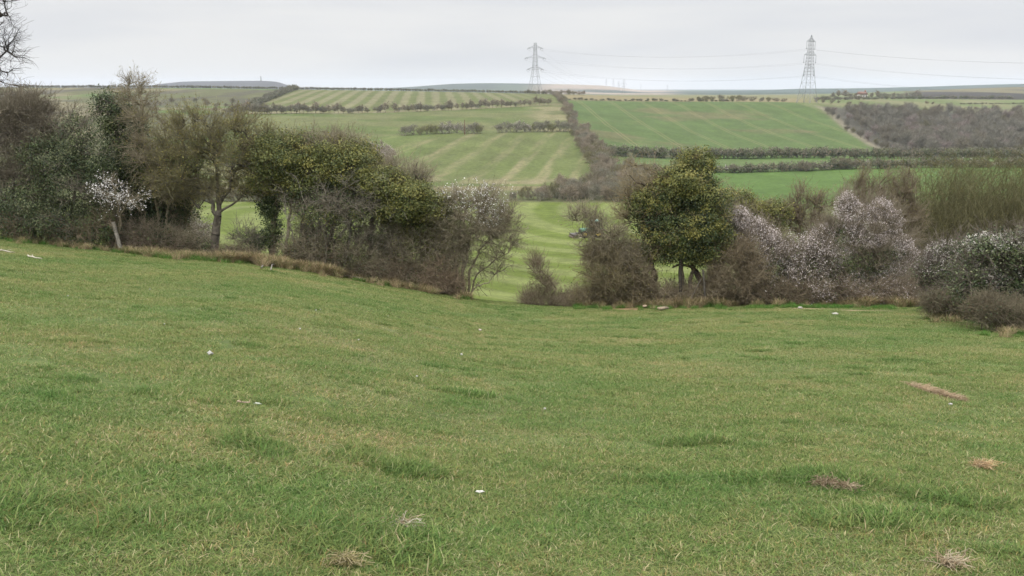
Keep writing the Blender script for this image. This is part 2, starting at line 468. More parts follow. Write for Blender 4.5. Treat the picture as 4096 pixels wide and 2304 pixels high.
# ground sheet
rowsY = np.concatenate([np.arange(-4, 34, .2), 34 * 1.0072 ** np.arange(0, 475), ])
rowsY = np.concatenate([rowsY, rowsY[-1] * 1.016 ** np.arange(1, 146)])
rowsY = rowsY[rowsY < 9500]
NC = 760
aa = np.linspace(-.86, .86, NC)
YY, AA = np.meshgrid(rowsY, aa, indexing='ij')
XX = AA * (YY + 6)
ZZ = np.concatenate([gz(XX[i:i + 60], YY[i:i + 60]) for i in range(0, len(rowsY), 60)])
nr = len(rowsY)
idx = np.arange(nr * NC).reshape(nr, NC)
Q = np.stack([idx[:-1, :-1], idx[:-1, 1:], idx[1:, 1:], idx[1:, :-1]], -1).reshape(-1, 4)
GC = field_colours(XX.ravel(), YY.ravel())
def ground_mat():
    m = bpy.data.materials.new("pasture_and_fields"); m.use_nodes = True
    t = m.node_tree; t.nodes.clear()
    out = N(t, "ShaderNodeOutputMaterial"); p = N(t, "ShaderNodeBsdfPrincipled")
    p.inputs["Roughness"].default_value = .95; p.inputs["Specular IOR Level"].default_value = .1
    at_ = N(t, "ShaderNodeAttribute", attribute_name="col"); g = N(t, "ShaderNodeNewGeometry")
    c = at_.outputs["Color"]
    for sc, lo, hi in ((.11, .85, 1.15), (.7, .82, 1.18), (4.0, .8, 1.2)):
        mpn = N(t, "ShaderNodeMapping"); mpn.inputs["Scale"].default_value = (1, .6, .2)
        t.links.new(g.outputs["Position"], mpn.inputs[0])
        n = N(t, "ShaderNodeTexNoise"); n.inputs["Scale"].default_value = sc; n.inputs["Detail"].default_value = 5
        t.links.new(mpn.outputs[0], n.inputs["Vector"])
        r = N(t, "ShaderNodeMapRange"); r.inputs[1].default_value = .3; r.inputs[2].default_value = .7
        r.inputs[3].default_value = lo; r.inputs[4].default_value = hi
        t.links.new(n.outputs["Fac"], r.inputs[0])
        v = N(t, "ShaderNodeVectorMath", operation='SCALE')
        t.links.new(c, v.inputs[0]); t.links.new(r.outputs[0], v.inputs["Scale"]); c = v.outputs[0]
    # tramlines of the crop field: pairs of wheel tracks running along the slope
    tr = N(t, "ShaderNodeAttribute", attribute_name="tram")
    s = N(t, "ShaderNodeSeparateXYZ"); t.links.new(tr.outputs["Vector"], s.inputs[0])
    nz_ = N(t, "ShaderNodeTexNoise"); nz_.inputs["Scale"].default_value = .02
    t.links.new(g.outputs["Position"], nz_.inputs["Vector"])
    ad = N(t, "ShaderNodeMath", operation='MULTIPLY_ADD'); ad.inputs[1].default_value = 3.0
    t.links.new(nz_.outputs["Fac"], ad.inputs[0]); t.links.new(s.outputs["X"], ad.inputs[2])
    pp = N(t, "ShaderNodeMath", operation='PINGPONG'); pp.inputs[1].default_value = 12.0
    t.links.new(ad.outputs[0], pp.inputs[0])
    sb = N(t, "ShaderNodeMath", operation='SUBTRACT'); sb.inputs[1].default_value = 1.1
    t.links.new(pp.outputs[0], sb.inputs[0])
    ab = N(t, "ShaderNodeMath", operation='ABSOLUTE'); t.links.new(sb.outputs[0], ab.inputs[0])
    lt = N(t, "ShaderNodeMapRange"); lt.inputs[1].default_value = .25; lt.inputs[2].default_value = .6
    lt.inputs[3].default_value = 1; lt.inputs[4].default_value = 0
    t.links.new(ab.outputs[0], lt.inputs[0])
    mu = N(t, "ShaderNodeMath", operation='MULTIPLY'); t.links.new(lt.outputs[0], mu.inputs[0]); t.links.new(s.outputs["Y"], mu.inputs[1])
    mx = N(t, "ShaderNodeMix", data_type='RGBA'); mx.inputs[7].default_value = (.21, .18, .09, 1)
    t.links.new(mu.outputs[0], mx.inputs[0]); t.links.new(c, mx.inputs[6])
    t.links.new(mx.outputs[2], p.inputs["Base Color"])
    bn = N(t, "ShaderNodeTexNoise"); bn.inputs["Scale"].default_value = 6.0; bn.inputs["Detail"].default_value = 4
    t.links.new(g.outputs["Position"], bn.inputs["Vector"])
    bp = N(t, "ShaderNodeBump"); bp.inputs["Strength"].default_value = .5; bp.inputs["Distance"].default_value = .06
    t.links.new(bn.outputs["Fac"], bp.inputs["Height"]); t.links.new(bp.outputs[0], p.inputs["Normal"])
    t.links.new(p.outputs[0], out.inputs["Surface"])
    return m
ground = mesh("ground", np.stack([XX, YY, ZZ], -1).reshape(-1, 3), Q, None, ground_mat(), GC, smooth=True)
tag(ground, kind="structure")
gx, gy = XX.ravel(), YY.ravel(); gp = px_of(gx, np.maximum(gy, 1))
w5 = ((gp > H5(gy) + 2) & (gy > 397) & (gy < 708) & (gp < HR(gy) - 2)).astype(float)
tv = np.stack([gx + .03 * gy, w5 * .36, np.zeros_like(gx)], 1).astype(np.float32)
ta = ground.data.attributes.new("tram", 'FLOAT_VECTOR', 'POINT'); ta.data.foreach_set("vector", tv.ravel())

# ------------------------------------------------------------------ shrubs and trees
def blob_sample(rng, B, n, shell=0.0):
    B = np.asarray(B, float)
    w = (B[:, 3] * B[:, 4] * B[:, 5]) ** .8
    k = rng.choice(len(B), n, p=w / w.sum())
    d = rng.normal(size=(n, 3)); d /= np.linalg.norm(d, axis=1, keepdims=True)
    r = (shell ** 3 + (1 - shell ** 3) * rng.random(n)) ** (1 / 3)
    P = B[k, :3] + d * r[:, None] * B[k, 3:6]
    return P, d, k
def paths(rng, A, B, K, wob, lift):
    n = len(A)
    L = np.linalg.norm(B - A, axis=1)[:, None]
    C = (A + B) / 2 + np.array([0, 0, 1.]) * L * lift + rng.normal(size=(n, 3)) * L * .13
    t = np.linspace(0, 1, K + 1)[None, :, None]
    P = (1 - t) ** 2 * A[:, None] + 2 * t * (1 - t) * C[:, None] + t * t * B[:, None]
    w = rng.normal(size=P.shape) * (L * wob)[:, None]
    w[:, 0] = 0; w[:, -1] *= .5
    return P + w
def attach(rng, T, Np, Nr=None):
    best = np.empty(len(T), int)
    for i in range(0, len(T), 400):
        t = T[i:i + 400]
        D = np.linalg.norm(t[:, None] - Np[None], axis=2)
        D = D * (1 + .5 * rng.random(D.shape)) + np.maximum(Np[None, :, 2] - t[:, None, 2] + .1, 0) * 1.5
        best[i:i + 400] = D.argmin(1)
    return best
def skeleton(rng, trunks, B, n1, n2, n3, n4, r1=.035, r2=.016, r3=.007, r4=.004, wob=.06, tw_len=(.3, .7), tw4=(.1, .3),
             up=.15, lift=.06, TRK=None, bark=((.085, .072, .055), (.15, .135, .11)), twig=None, wild=.9):
    """trunks: list of (polyline Kx3, r0, r1). returns limb Geo, twig Geo, twig nodes"""
    GL, GT = Geo(), Geo()
    bark = np.asarray(bark) * TWIG_K; twig = bark if twig is None else np.asarray(twig) * TWIG_K
    def colr(n, pal): 
        f = rng.random((n, 1)); return pal[0] * (1 - f) + pal[1] * f
    def emit(G, P, ra, rb, k, pal, per=True):
        n, K = P.shape[0], P.shape[1] - 1
        t = np.linspace(0, 1, K + 1)
        R = ra[:, None] * (1 - t) + rb[:, None] * t
        c = np.repeat(colr(n, pal), K, 0)
        G.tubes(P[:, :-1].reshape(-1, 3), P[:, 1:].reshape(-1, 3), R[:, :-1].ravel(), R[:, 1:].ravel(), k, c)
    TN = []
    for pl, ra, rb in trunks:
        pl = np.asarray(pl, float)
        s = np.linspace(0, len(pl) - 1, 4 * (len(pl) - 1) + 1)
        P = np.stack([np.interp(s, np.arange(len(pl)), pl[:, j]) for j in range(3)], 1)
        L = np.linalg.norm(pl[-1] - pl[0])
        n_ = rng.normal(size=P.shape) * L * .009; n_[0] = 0
        P = P + n_
        g_ = GL if TRK is None else Geo()
        emit(g_, P[None], np.array([ra]), np.array([rb]), 7, bark)
        if TRK is not None: TRK.append(g_)
        TN.append(P[len(P) // 4:])
    TN = np.concatenate(TN)
    nodes, dirs = [TN], [np.tile([0, 0, 1.], (len(TN), 1))]
    ctr = np.average(np.asarray(B)[:, :3], axis=0, weights=np.prod(np.asarray(B)[:, 3:6], axis=1))
    for n, K, r, k in ((n1, 6, r1, 5), (n2, 5, r2, 4)):
        T, _, _ = blob_sample(rng, B, n, .35)
        NP = np.concatenate(nodes)
        b = attach(rng, T, NP)
        P = paths(rng, NP[b], T, K, wob, lift)
        ra = r * (.7 + .7 * rng.random(n))
        emit(GL, P, ra, ra * .35, k, bark)
        d = P[:, 1:] - P[:, :-1]; d /= np.linalg.norm(d, axis=2, keepdims=True) + 1e-9
        nodes.append(P[:, 1:].reshape(-1, 3)); dirs.append(d.reshape(-1, 3))
    NP, ND = np.concatenate(nodes[1:]), np.concatenate(dirs[1:])
    ends = [NP]
    for n, K, r, k, ll in ((n3, 3, r3, 3, tw_len), (n4, 2, r4, 3, tw4)):
        if n == 0: continue
        b = rng.integers(0, len(NP), n)
        A = NP[b]; o = A - ctr; o /= np.linalg.norm(o, axis=1, keepdims=True) + 1e-9
        d = ND[b] * .55 + rng.normal(size=(n, 3)) * .5 * wild + o * .35 + np.array([0, 0, up])
        d /= np.linalg.norm(d, axis=1, keepdims=True)
        L = ll[0] + (ll[1] - ll[0]) * rng.random(n) ** 1.5
        P = np.empty((n, K + 1, 3)); P[:, 0] = A
        for j in range(K):
            d = d + rng.normal(size=(n, 3)) * .28 * wild; d /= np.linalg.norm(d, axis=1, keepdims=True)
            P[:, j + 1] = P[:, j] + d * (L / K)[:, None]
        ra = r * (.7 + .6 * rng.random(n))
        emit(GT, P, ra, ra * .5, k, twig)
        dd = P[:, 1:] - P[:, :-1]; dd /= np.linalg.norm(dd, axis=2, keepdims=True) + 1e-9
        NP, ND = P[:, 1:].reshape(-1, 3), dd.reshape(-1, 3)
        ends.append(NP)
    return GL, GT, ends
LEAF_K, TWIG_K = 1.65, 1.5
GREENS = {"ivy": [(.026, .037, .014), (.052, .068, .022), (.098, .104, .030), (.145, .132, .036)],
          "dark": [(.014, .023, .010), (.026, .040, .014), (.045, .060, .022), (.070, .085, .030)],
          "grey": [(.036, .046, .022), (.062, .076, .035), (.095, .108, .052), (.13, .136, .076)],
          "bud": [(.085, .090, .022), (.12, .115, .028), (.15, .125, .035), (.11, .075, .035)],
          "olive": [(.048, .060, .020), (.082, .090, .027), (.118, .118, .033), (.155, .142, .040)],
          "twiggy": [(.055, .045, .034), (.075, .06, .045), (.095, .08, .06), (.10, .09, .055)],
          "far": [(.035, .045, .025), (.055, .062, .038), (.085, .08, .058), (.105, .095, .075)],
          "bramble": [(.03, .042, .018), (.055, .065, .022), (.08, .05, .03), (.04, .05, .02)]}
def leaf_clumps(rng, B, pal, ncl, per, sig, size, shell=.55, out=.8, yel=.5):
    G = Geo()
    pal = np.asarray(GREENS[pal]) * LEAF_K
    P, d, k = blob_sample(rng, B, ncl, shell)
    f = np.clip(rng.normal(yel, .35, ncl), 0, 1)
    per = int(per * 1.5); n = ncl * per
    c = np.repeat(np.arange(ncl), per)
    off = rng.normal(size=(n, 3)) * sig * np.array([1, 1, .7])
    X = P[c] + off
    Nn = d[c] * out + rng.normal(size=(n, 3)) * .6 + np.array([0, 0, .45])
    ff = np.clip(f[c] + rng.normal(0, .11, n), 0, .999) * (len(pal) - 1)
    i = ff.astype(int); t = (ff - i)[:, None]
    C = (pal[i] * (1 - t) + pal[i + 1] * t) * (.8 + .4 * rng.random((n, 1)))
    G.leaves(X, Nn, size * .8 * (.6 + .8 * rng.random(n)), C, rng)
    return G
def twig_leaves(rng, pts, pal, n, size, spread=.03, yel=.5, mask=None):
    G = Geo(); pal = np.asarray(GREENS[pal]) * LEAF_K
    if mask is not None: pts = pts[mask(pts)]
    X = pts[rng.integers(0, len(pts), n)] + rng.normal(size=(n, 3)) * spread
    ff = np.clip(rng.normal(yel, .3, n), 0, .999) * (len(pal) - 1)
    i = ff.astype(int); t = (ff - i)[:, None]
    C = (pal[i] * (1 - t) + pal[i + 1] * t) * (.8 + .4 * rng.random((n, 1)))
    G.leaves(X, rng.normal(size=(n, 3)) + np.array([0, 0, .5]), size * (.6 + .8 * rng.random(n)), C, rng)
    return G
def blossoms(rng, pts, n, size, tint=(.66, .60, .58), clump=.6, B=None, patch=.47):
    G = Geo()
    if B is not None:
        B = np.asarray(B)
        d = np.min([np.linalg.norm((pts - b[:3]) / b[3:6], axis=1) for b in B], axis=0)
        pts = pts[d < 1]
    pts = pts[fbm(pts[:, 0] * 1.7 + pts[:, 1] * .9, pts[:, 2] * 1.7 - pts[:, 1], 400) > patch]
    if len(pts) == 0: return None
    m = max(int(len(pts) * clump), 1)
    pts = pts[rng.permutation(len(pts))[:m]]
    per = max(n // m, 1); 
    X = np.repeat(pts, per, 0)[:n * 2]
    X = X + rng.normal(size=X.shape) * size * 1.3
    C = np.asarray(tint) * (.72 + .4 * rng.random((len(X), 1)))
    G.leaves(X, rng.normal(size=X.shape) + np.array([0, -.2, .5]), size * (.6 + .7 * rng.random(len(X))), C, rng, .9)
    return G
def pblobs(bl, Y, dy=.75):
    """blob list in metres from (px, py, rx, ry[, dY]) measured at depth Y"""
    out = []
    for b in bl:
        c = at(b[0], b[1], Y + (b[4] if len(b) > 4 else 0)); m = Y / F
        out.append([*c, b[2] * m, max(b[2] * m * dy, .45), b[3] * m])
    return np.asarray(out)
def shrub(name, label, cat, Y, stems, bl, seed, n=(20, 70, 700, 2500), r=(.035, .016, .007, .004), ivy=None, bud=None, bloom=None,
          group=None, dy=.75, parts=("trunk", "branches"), ivypart="ivy_leaves", **kw):
    """stems: (px at ground, [(px,py[,dY])...], r0, r1); a shrub standing at depth Y"""
    rng = np.random.default_rng(seed)
    B = pblobs(bl, Y, dy)
    tr = []
    for s in stems:
        Yb = Y + (s[4] if len(s) > 4 else 0)
        x0 = x_of(s[0], Yb); p0 = np.array([x0, Yb, g1(x0, Yb) - .08])
        tr.append((np.array([p0] + [at(q[0], q[1], Yb + (q[2] if len(q) > 2 else 0)) for q in s[1]]), s[2], s[3]))
    base = tr[0][0][0] + np.array([0, 0, .08])
    e = empty(name, base, label, cat, group)
    TRK = []
    GL, GT, ends = skeleton(rng, tr, B, *n, r1=r[0], r2=r[1], r3=r[2], r4=r[3], TRK=TRK, **kw)
    for g_ in TRK: g_.build("trunk" if tr[0][1] > .05 else "stem", M_BARK, e, off=base)
    absorb(GT, GL)
    GT.build("branches", M_TWIG, e, off=base)
    if ivy:
        for v in (ivy if isinstance(ivy, list) else [ivy]):
            v = dict(v); bb = pblobs(v.pop("bl"), Y, dy) if "bl" in v else B
            leaf_clumps(rng, bb, **v).build(ivypart, M_LEAF, e, off=base)
    if bud:
        twig_leaves(rng, np.concatenate(ends[1:]), **bud).build("young_leaves", M_LEAF, e, off=base)
    if bloom:
        v = dict(bloom); bb = pblobs(v.pop("bl"), Y, dy) if "bl" in v else None
        G = blossoms(rng, np.concatenate(ends[1:]), B=bb, **v)
        if G: G.build("blossom", M_BLOSSOM, e, off=base)
    return e

GREYB = ((.105, .090, .060), (.205, .178, .126))
BROWN = ((.098, .078, .052), (.180, .148, .104))
DARKB = ((.02, .017, .014), (.04, .034, .028))
OLIVE = ((.085, .08, .045), (.15, .135, .08))

def near_hedge():
    # --- left end
    shrub("bare_tree", "dark leafless tree reaching into the sky at the left edge", "tree", 37,
          [(-70, [(-66, 150), (-60, 90), (-52, 30), (-40, -30)], .17, .06), (-70, [(-60, 120), (-25, 75), (5, 55)], .09, .03), (-70, [(-60, 100), (-30, 40), (8, 10)], .09, .03)],
          [(0, 22, 30, 30), (-2, 62, 30, 24), (-35, 20, 45, 50), (18, 80, 22, 10), (8, -15, 25, 20)], 11, n=(32, 120, 800, 2600), r=(.036, .017, .0075, .0045),
          bark=DARKB, tw_len=(.4, .9), tw4=(.12, .4), wob=.05)
    shrub("bare_thicket", "tall brown leafless thicket at the left edge below the bare tree", "shrub", 34.5,
          [(-20, [(-15, 150), (-10, 110)], .06, .02), (15, [(18, 160), (22, 115)], .06, .02), (40, [(42, 170), (46, 120)], .05, .02)],
          [(-12, 140, 48, 50), (24, 128, 34, 38), (18, 190, 45, 38), (52, 128, 26, 34), (-5, 110, 50, 20)], 12, n=(80, 360, 6500, 24000), r=(.03, .014, .008, .0055),
          bark=((.09, .078, .058), (.155, .135, .10)), tw_len=(.3, .8), up=.4,
          ivy=[dict(bl=[(0, 140, 48, 50), (35, 150, 35, 45)], pal="twiggy", ncl=1400, per=12, sig=.3, size=.024, shell=.0, yel=.4)])
    shrub("evergreen_shrub", "wide grey-green evergreen shrub sprawling at the foot of the brown thicket", "shrub", 33.6,
          [(70, [(75, 190), (82, 140)], .07, .02), (40, [(35, 205), (25, 185)], .05, .02)],
          [(78, 132, 24, 20), (56, 160, 34, 24), (80, 185, 34, 34), (20, 205, 42, 26), (55, 218, 40, 20), (95, 160, 22, 26)], 13, n=(30, 100, 1300, 4500),
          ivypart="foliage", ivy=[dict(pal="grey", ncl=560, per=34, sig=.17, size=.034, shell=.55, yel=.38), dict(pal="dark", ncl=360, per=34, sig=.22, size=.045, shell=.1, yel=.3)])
    shrub("ivy_tree", "tall dark ivy-smothered tree behind the white blossom sprig", "tree", 35.5,
          [(128, [(126, 190), (120, 140), (114, 105)], .14, .04), (140, [(142, 190), (150, 150)], .09, .03)],
          [(114, 108, 21, 17), (124, 132, 24, 22), (130, 162, 30, 28), (116, 195, 28, 28), (150, 190, 22, 28), (138, 220, 24, 20)], 14, n=(34, 110, 900, 2600),
          ivy=[dict(pal="dark", ncl=640, per=42, sig=.18, size=.05, shell=.45, yel=.38)])
    shrub("bare_hawthorn", "grey twiggy hawthorn tangled over the dark ivy tree", "shrub", 34.4,
          [(160, [(155, 200), (145, 150), (140, 110)], .07, .02), (164, [(170, 205), (172, 170), (165, 130)], .06, .02)],
          [(140, 105, 26, 22), (158, 130, 26, 26), (150, 160, 30, 24), (170, 185, 24, 20), (130, 86, 22, 8)], 15, n=(36, 150, 1500, 5000),
          bark=GREYB, bud=dict(pal="bud", n=2400, size=.022, yel=.5))
    shrub("blackthorn_sprig", "small stunted blackthorn with a clump of pure white blossom", "shrub", 33.0,
          [(118, [(121, 225), (117, 200), (112, 185)], .045, .015), (118, [(122, 212), (130, 200), (138, 196)], .03, .01)],
          [(115, 186, 9, 6), (109, 196, 7, 8), (117, 204, 8, 4), (133, 197, 8, 3)], 16, n=(12, 34, 200, 460), r=(.02, .01, .006, .004), bark=GREYB,
          bloom=dict(n=1500, size=.026, tint=(.80, .78, .76), clump=.5, patch=.42))
    shrub("dark_thicket", "near-black leafy thicket right of the leaning post and the white sprig", "shrub", 35,
          [(150, [(150, 220), (148, 195)], .06, .02), (166, [(168, 222), (170, 200)], .06, .02), (134, [(133, 222), (130, 205)], .05, .02), (176, [(182, 226), (192, 208), (196, 202)], .05, .02)],
          [(134, 212, 20, 22), (152, 200, 24, 22), (160, 226, 26, 16), (178, 205, 18, 18), (128, 232, 16, 14)], 51, n=(34, 130, 1300, 4000), bark=BROWN,
          ivy=[dict(pal="dark", ncl=560, per=30, sig=.2, size=.045, shell=.1, yel=.35), dict(bl=[(160, 180, 30, 22), (140, 170, 20, 20), (185, 190, 20, 16)], pal="ivy", ncl=320, per=28, sig=.18, size=.042, shell=.4, yel=.35)])
    shrub("evergreen_shrub", "dark evergreen shrub filling the hedge foot under the wide grey-green one", "shrub", 33.2,
          [(60, [(58, 228)], .04, .02), (95, [(96, 228)], .04, .02), (20, [(18, 222)], .04, .02)],
          [(12, 222, 26, 14), (45, 228, 26, 14), (80, 232, 26, 14), (104, 226, 18, 20)], 52, n=(30, 100, 1500, 4500), bark=BROWN, ivypart="foliage",
          ivy=[dict(pal="dark", ncl=320, per=28, sig=.2, size=.038, shell=.1, yel=.45), dict(pal="bramble", ncl=120, per=14, sig=.2, size=.03, shell=.3, yel=.6)])
    # --- small tree with a clear trunk
    shrub("hawthorn_tree", "budding hawthorn tree on one short clear trunk left of the grass view", "tree", 34,
          [(217, [(217, 226), (218, 212)], .19, .13), (217, [(217, 215), (226, 195), (240, 165), (248, 135)], .10, .03), (217, [(216, 215), (206, 195), (192, 165), (180, 135)], .10, .03),
           (217, [(217, 214), (218, 190), (215, 160), (212, 130)], .09, .03), (217, [(218, 214), (238, 200), (262, 180)], .07, .02)],
          [(182, 148, 36, 28), (232, 142, 40, 28), (266, 160, 28, 26), (212, 166, 48, 26), (174, 182, 30, 20), (205, 124, 38, 14), (250, 184, 30, 16), (200, 192, 26, 12)], 17,
          n=(80, 340, 4600, 16000), bark=((.06, .052, .042), (.10, .09, .07)), twig=OLIVE, up=.6, tw_len=(.3, .8),
          bud=dict(pal="bud", n=17000, size=.024, yel=.55),
          ivy=[dict(bl=[(262, 165, 26, 22), (235, 150, 30, 18), (190, 160, 30, 22)], pal="ivy", ncl=150, per=22, sig=.16, size=.036, shell=.3, yel=.5)])
    shrub("blackthorn_bush", "low pinkish-white blossom bush behind the clear hawthorn trunk", "shrub", 38,
          [(197, [(196, 235), (194, 222)], .04, .015)], [(193, 224, 16, 14), (203, 238, 13, 12)], 18, n=(14, 50, 600, 1800), bark=GREYB,
          bloom=dict(n=5200, size=.024, tint=(.60, .53, .50), clump=.7))
    # --- ivy hawthorns
    shrub("ivy_hawthorn", "ivy-clad hawthorn with a thick leafy ivy stem, first right of the clear trunk", "tree", 34,
          [(274, [(273, 225), (276, 200), (282, 165)], .13, .05), (286, [(288, 220), (296, 190), (302, 160)], .07, .03)],
          [(280, 158, 30, 26), (260, 180, 20, 16), (302, 150, 26, 18), (292, 185, 24, 16)], 19, n=(34, 130, 1300, 4200), bark=GREYB,
          ivy=[dict(pal="ivy", ncl=620, per=32, sig=.15, size=.042, shell=.5, yel=.5), dict(bl=[(278, 156, 28, 22, -.5), (262, 178, 18, 12, -.5), (300, 152, 24, 14, -.4)], pal="olive", ncl=260, per=28, sig=.14, size=.04, shell=.7, yel=.3), dict(bl=[(272, 228, 9, 25), (270, 205, 11, 14)], pal="dark", ncl=150, per=30, sig=.11, size=.042, shell=.4, yel=.3)],
          bud=dict(pal="bud", n=1800, size=.022))
    shrub("ivy_hawthorn", "broad ivy-clad hawthorn on many bare stems with gnarled grey branches in front", "tree", 34.2,
          [(304, [(303, 225), (306, 195), (318, 160)], .10, .03), (316, [(320, 228), (322, 200), (332, 165)], .09, .03), (330, [(332, 225), (342, 195), (350, 160)], .11, .03),
           (340, [(350, 232), (346, 205), (360, 170)], .08, .03), (322, [(312, 235), (300, 215), (290, 205)], .04, .015), (328, [(336, 240), (352, 222), (380, 206)], .05, .015), (312, [(318, 240), (309, 215), (326, 190)], .05, .02), (336, [(326, 235), (332, 215), (318, 195)], .05, .02)],
          [(322, 158, 34, 20), (352, 160, 28, 22), (338, 178, 38, 14), (372, 178, 22, 18), (330, 140, 40, 9)], 20, n=(60, 240, 2600, 8000), bark=((.06, .052, .042), (.14, .125, .10)), twig=GREYB,
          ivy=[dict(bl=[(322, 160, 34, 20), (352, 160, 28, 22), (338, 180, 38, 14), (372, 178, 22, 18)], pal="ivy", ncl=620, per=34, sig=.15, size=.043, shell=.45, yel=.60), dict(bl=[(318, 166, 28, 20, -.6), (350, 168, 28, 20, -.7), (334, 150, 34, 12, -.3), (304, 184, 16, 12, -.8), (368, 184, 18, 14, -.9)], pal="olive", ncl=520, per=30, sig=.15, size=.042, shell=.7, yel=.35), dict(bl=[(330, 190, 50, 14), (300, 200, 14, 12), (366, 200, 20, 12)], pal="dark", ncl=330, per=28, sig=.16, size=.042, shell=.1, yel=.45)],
          bud=dict(pal="bud", n=1500, size=.02))
    shrub("ivy_hawthorn", "ivy-clad hawthorn with bare twigs above, just left of the white-flecked blackthorn", "tree", 34,
          [(370, [(371, 235), (374, 210), (384, 185)], .13, .05), (394, [(396, 250), (402, 225), (412, 200)], .08, .03)],
          [(386, 184, 28, 18), (412, 196, 26, 18), (432, 206, 18, 16), (402, 172, 30, 12), (396, 212, 24, 12)], 21, n=(50, 200, 2300, 7500), bark=((.06, .052, .042), (.14, .125, .10)), twig=GREYB,
          ivy=[dict(bl=[(386, 184, 26, 16, -.7), (410, 196, 24, 16, -.9), (432, 207, 18, 15, -.8), (398, 210, 22, 10, -.9)], pal="olive", ncl=520, per=30, sig=.14, size=.042, shell=.7, yel=.35), dict(bl=[(386, 190, 26, 18), (410, 202, 26, 18), (432, 212, 18, 16), (398, 218, 26, 12)], pal="ivy", ncl=520, per=34, sig=.15, size=.042, shell=.45, yel=.55)])
    shrub("dead_hawthorn", "dead grey hawthorn with gnarled sideways boughs in front of the ivy hawthorns", "tree", 33.0,
          [(300, [(293, 240), (290, 222), (281, 208)], .03, .012), (312, [(316, 236), (330, 218), (350, 206), (372, 198), (400, 202)], .05, .014), (318, [(316, 225), (306, 205), (296, 180)], .035, .012),
           (345, [(350, 225), (372, 190), (392, 178)], .035, .012), (330, [(322, 220), (340, 190), (362, 180), (384, 186)], .035, .012)],
          [(300, 190, 20, 18), (340, 190, 30, 16), (378, 190, 26, 14), (405, 206, 22, 14), (356, 212, 26, 14), (292, 216, 12, 16)], 57, n=(18, 44, 320, 800), r=(.024, .012, .007, .0045), bark=((.11, .10, .08), (.19, .172, .138)), wild=1.25, lift=.05, up=.05)
    shrub("dark_thicket", "dark leafy thicket low under the ivy hawthorns left of the blackthorn", "shrub", 34.4,
          [(418, [(420, 262), (424, 240)], .07, .03), (404, [(404, 262), (400, 240)], .06, .02), (436, [(436, 265), (434, 240)], .06, .02)],
          [(404, 240, 20, 20), (424, 232, 22, 22), (436, 252, 18, 20), (385, 248, 16, 14)], 22, n=(34, 130, 1300, 4200), bark=BROWN,
          ivy=[dict(pal="ivy", ncl=240, per=24, sig=.15, size=.04, shell=.2, yel=.6)])
    shrub("bramble_patch", "tangled brown bramble on the bank in front of the bare hawthorn stems", "bramble", 33.2,
          [(p, [(p + d, 276 - k)], .014, .007) for p, d, k in ((378, -8, 12), (392, 6, 14), (405, -5, 10), (418, 8, 8), (430, -4, 4))],
          [(385, 268, 22, 11), (412, 274, 20, 12), (432, 282, 16, 10)], 23, n=(36, 100, 950, 2800), r=(.012, .008, .006, .004), bark=BROWN, wild=1.2, lift=.2,
          ivy=[dict(pal="bramble", ncl=120, per=9, sig=.2, size=.032, shell=.1, yel=.5)])
    shrub("bramble_patch", "brown bramble thicket at the foot of the white-flecked blackthorn", "bramble", 33.0,
          [(p, [(p + d, 284 - k)], .014, .007) for p, d, k in ((432, -3, 8), (440, 4, 8), (450, -4, 4), (458, 3, 2))],
          [(440, 276, 16, 14), (452, 284, 14, 10), (430, 286, 12, 8)], 24, n=(36, 100, 1000, 3000), r=(.012, .008, .006, .004),
          bark=((.125, .095, .064), (.21, .165, .115)), wild=1.2, lift=.2, bud=dict(pal="bramble", n=700, size=.028))
    shrub("bramble_patch", "grey-brown bramble tangle at the foot of the broad ivy hawthorn's stems", "bramble", 33.0,
          [(p, [(p + d, 250 - q)], .014, .007) for p, d, q in ((290, 4, 12), (306, -4, 8), (322, 4, 10), (338, -4, 4), (354, 4, 2), (370, -3, -4))],
          [(294, 246, 14, 14), (312, 248, 16, 14), (332, 252, 16, 14), (352, 256, 16, 14), (372, 262, 14, 14)], 59, n=(50, 150, 1100, 3200), r=(.012, .008, .006, .004), bark=GREYB, wild=1.2, lift=.2,
          ivy=[dict(pal="bramble", ncl=200, per=8, sig=.18, size=.034, shell=.1, yel=.4)])
    shrub("dark_scrub", "dark leafy scrub low between the leaning post and the clear hawthorn trunk", "shrub", 33.8,
          [(p, [(p + d, 240 - q)], .018, .008) for p, d, q in ((140, 4, 8), (158, -4, 8), (176, 4, 6), (192, -3, 2))],
          [(142, 238, 18, 14), (164, 240, 18, 14), (186, 242, 14, 12), (204, 246, 10, 8)], 60, n=(44, 130, 1100, 3200), r=(.013, .009, .006, .004), bark=GREYB, wild=1.15,
          ivy=[dict(pal="dark", ncl=260, per=14, sig=.18, size=.036, shell=.1, yel=.5)])
    shrub("ivy_shrub", "small dark ivy shrub with arching twigs left of the thick ivy stem", "shrub", 34,
          [(262, [(256, 240), (246, 228)], .025, .01), (264, [(258, 246), (248, 242)], .02, .008)],
          [(256, 240, 12, 10), (244, 236, 14, 12)], 25, n=(14, 40, 320, 900), r=(.014, .009, .006, .004),
          ivy=[dict(bl=[(259, 243, 9, 9)], pal="dark", ncl=60, per=18, sig=.11, size=.038, shell=.2, yel=.4), dict(pal="dark", ncl=120, per=3, sig=.1, size=.035, shell=.4, yel=.4)])
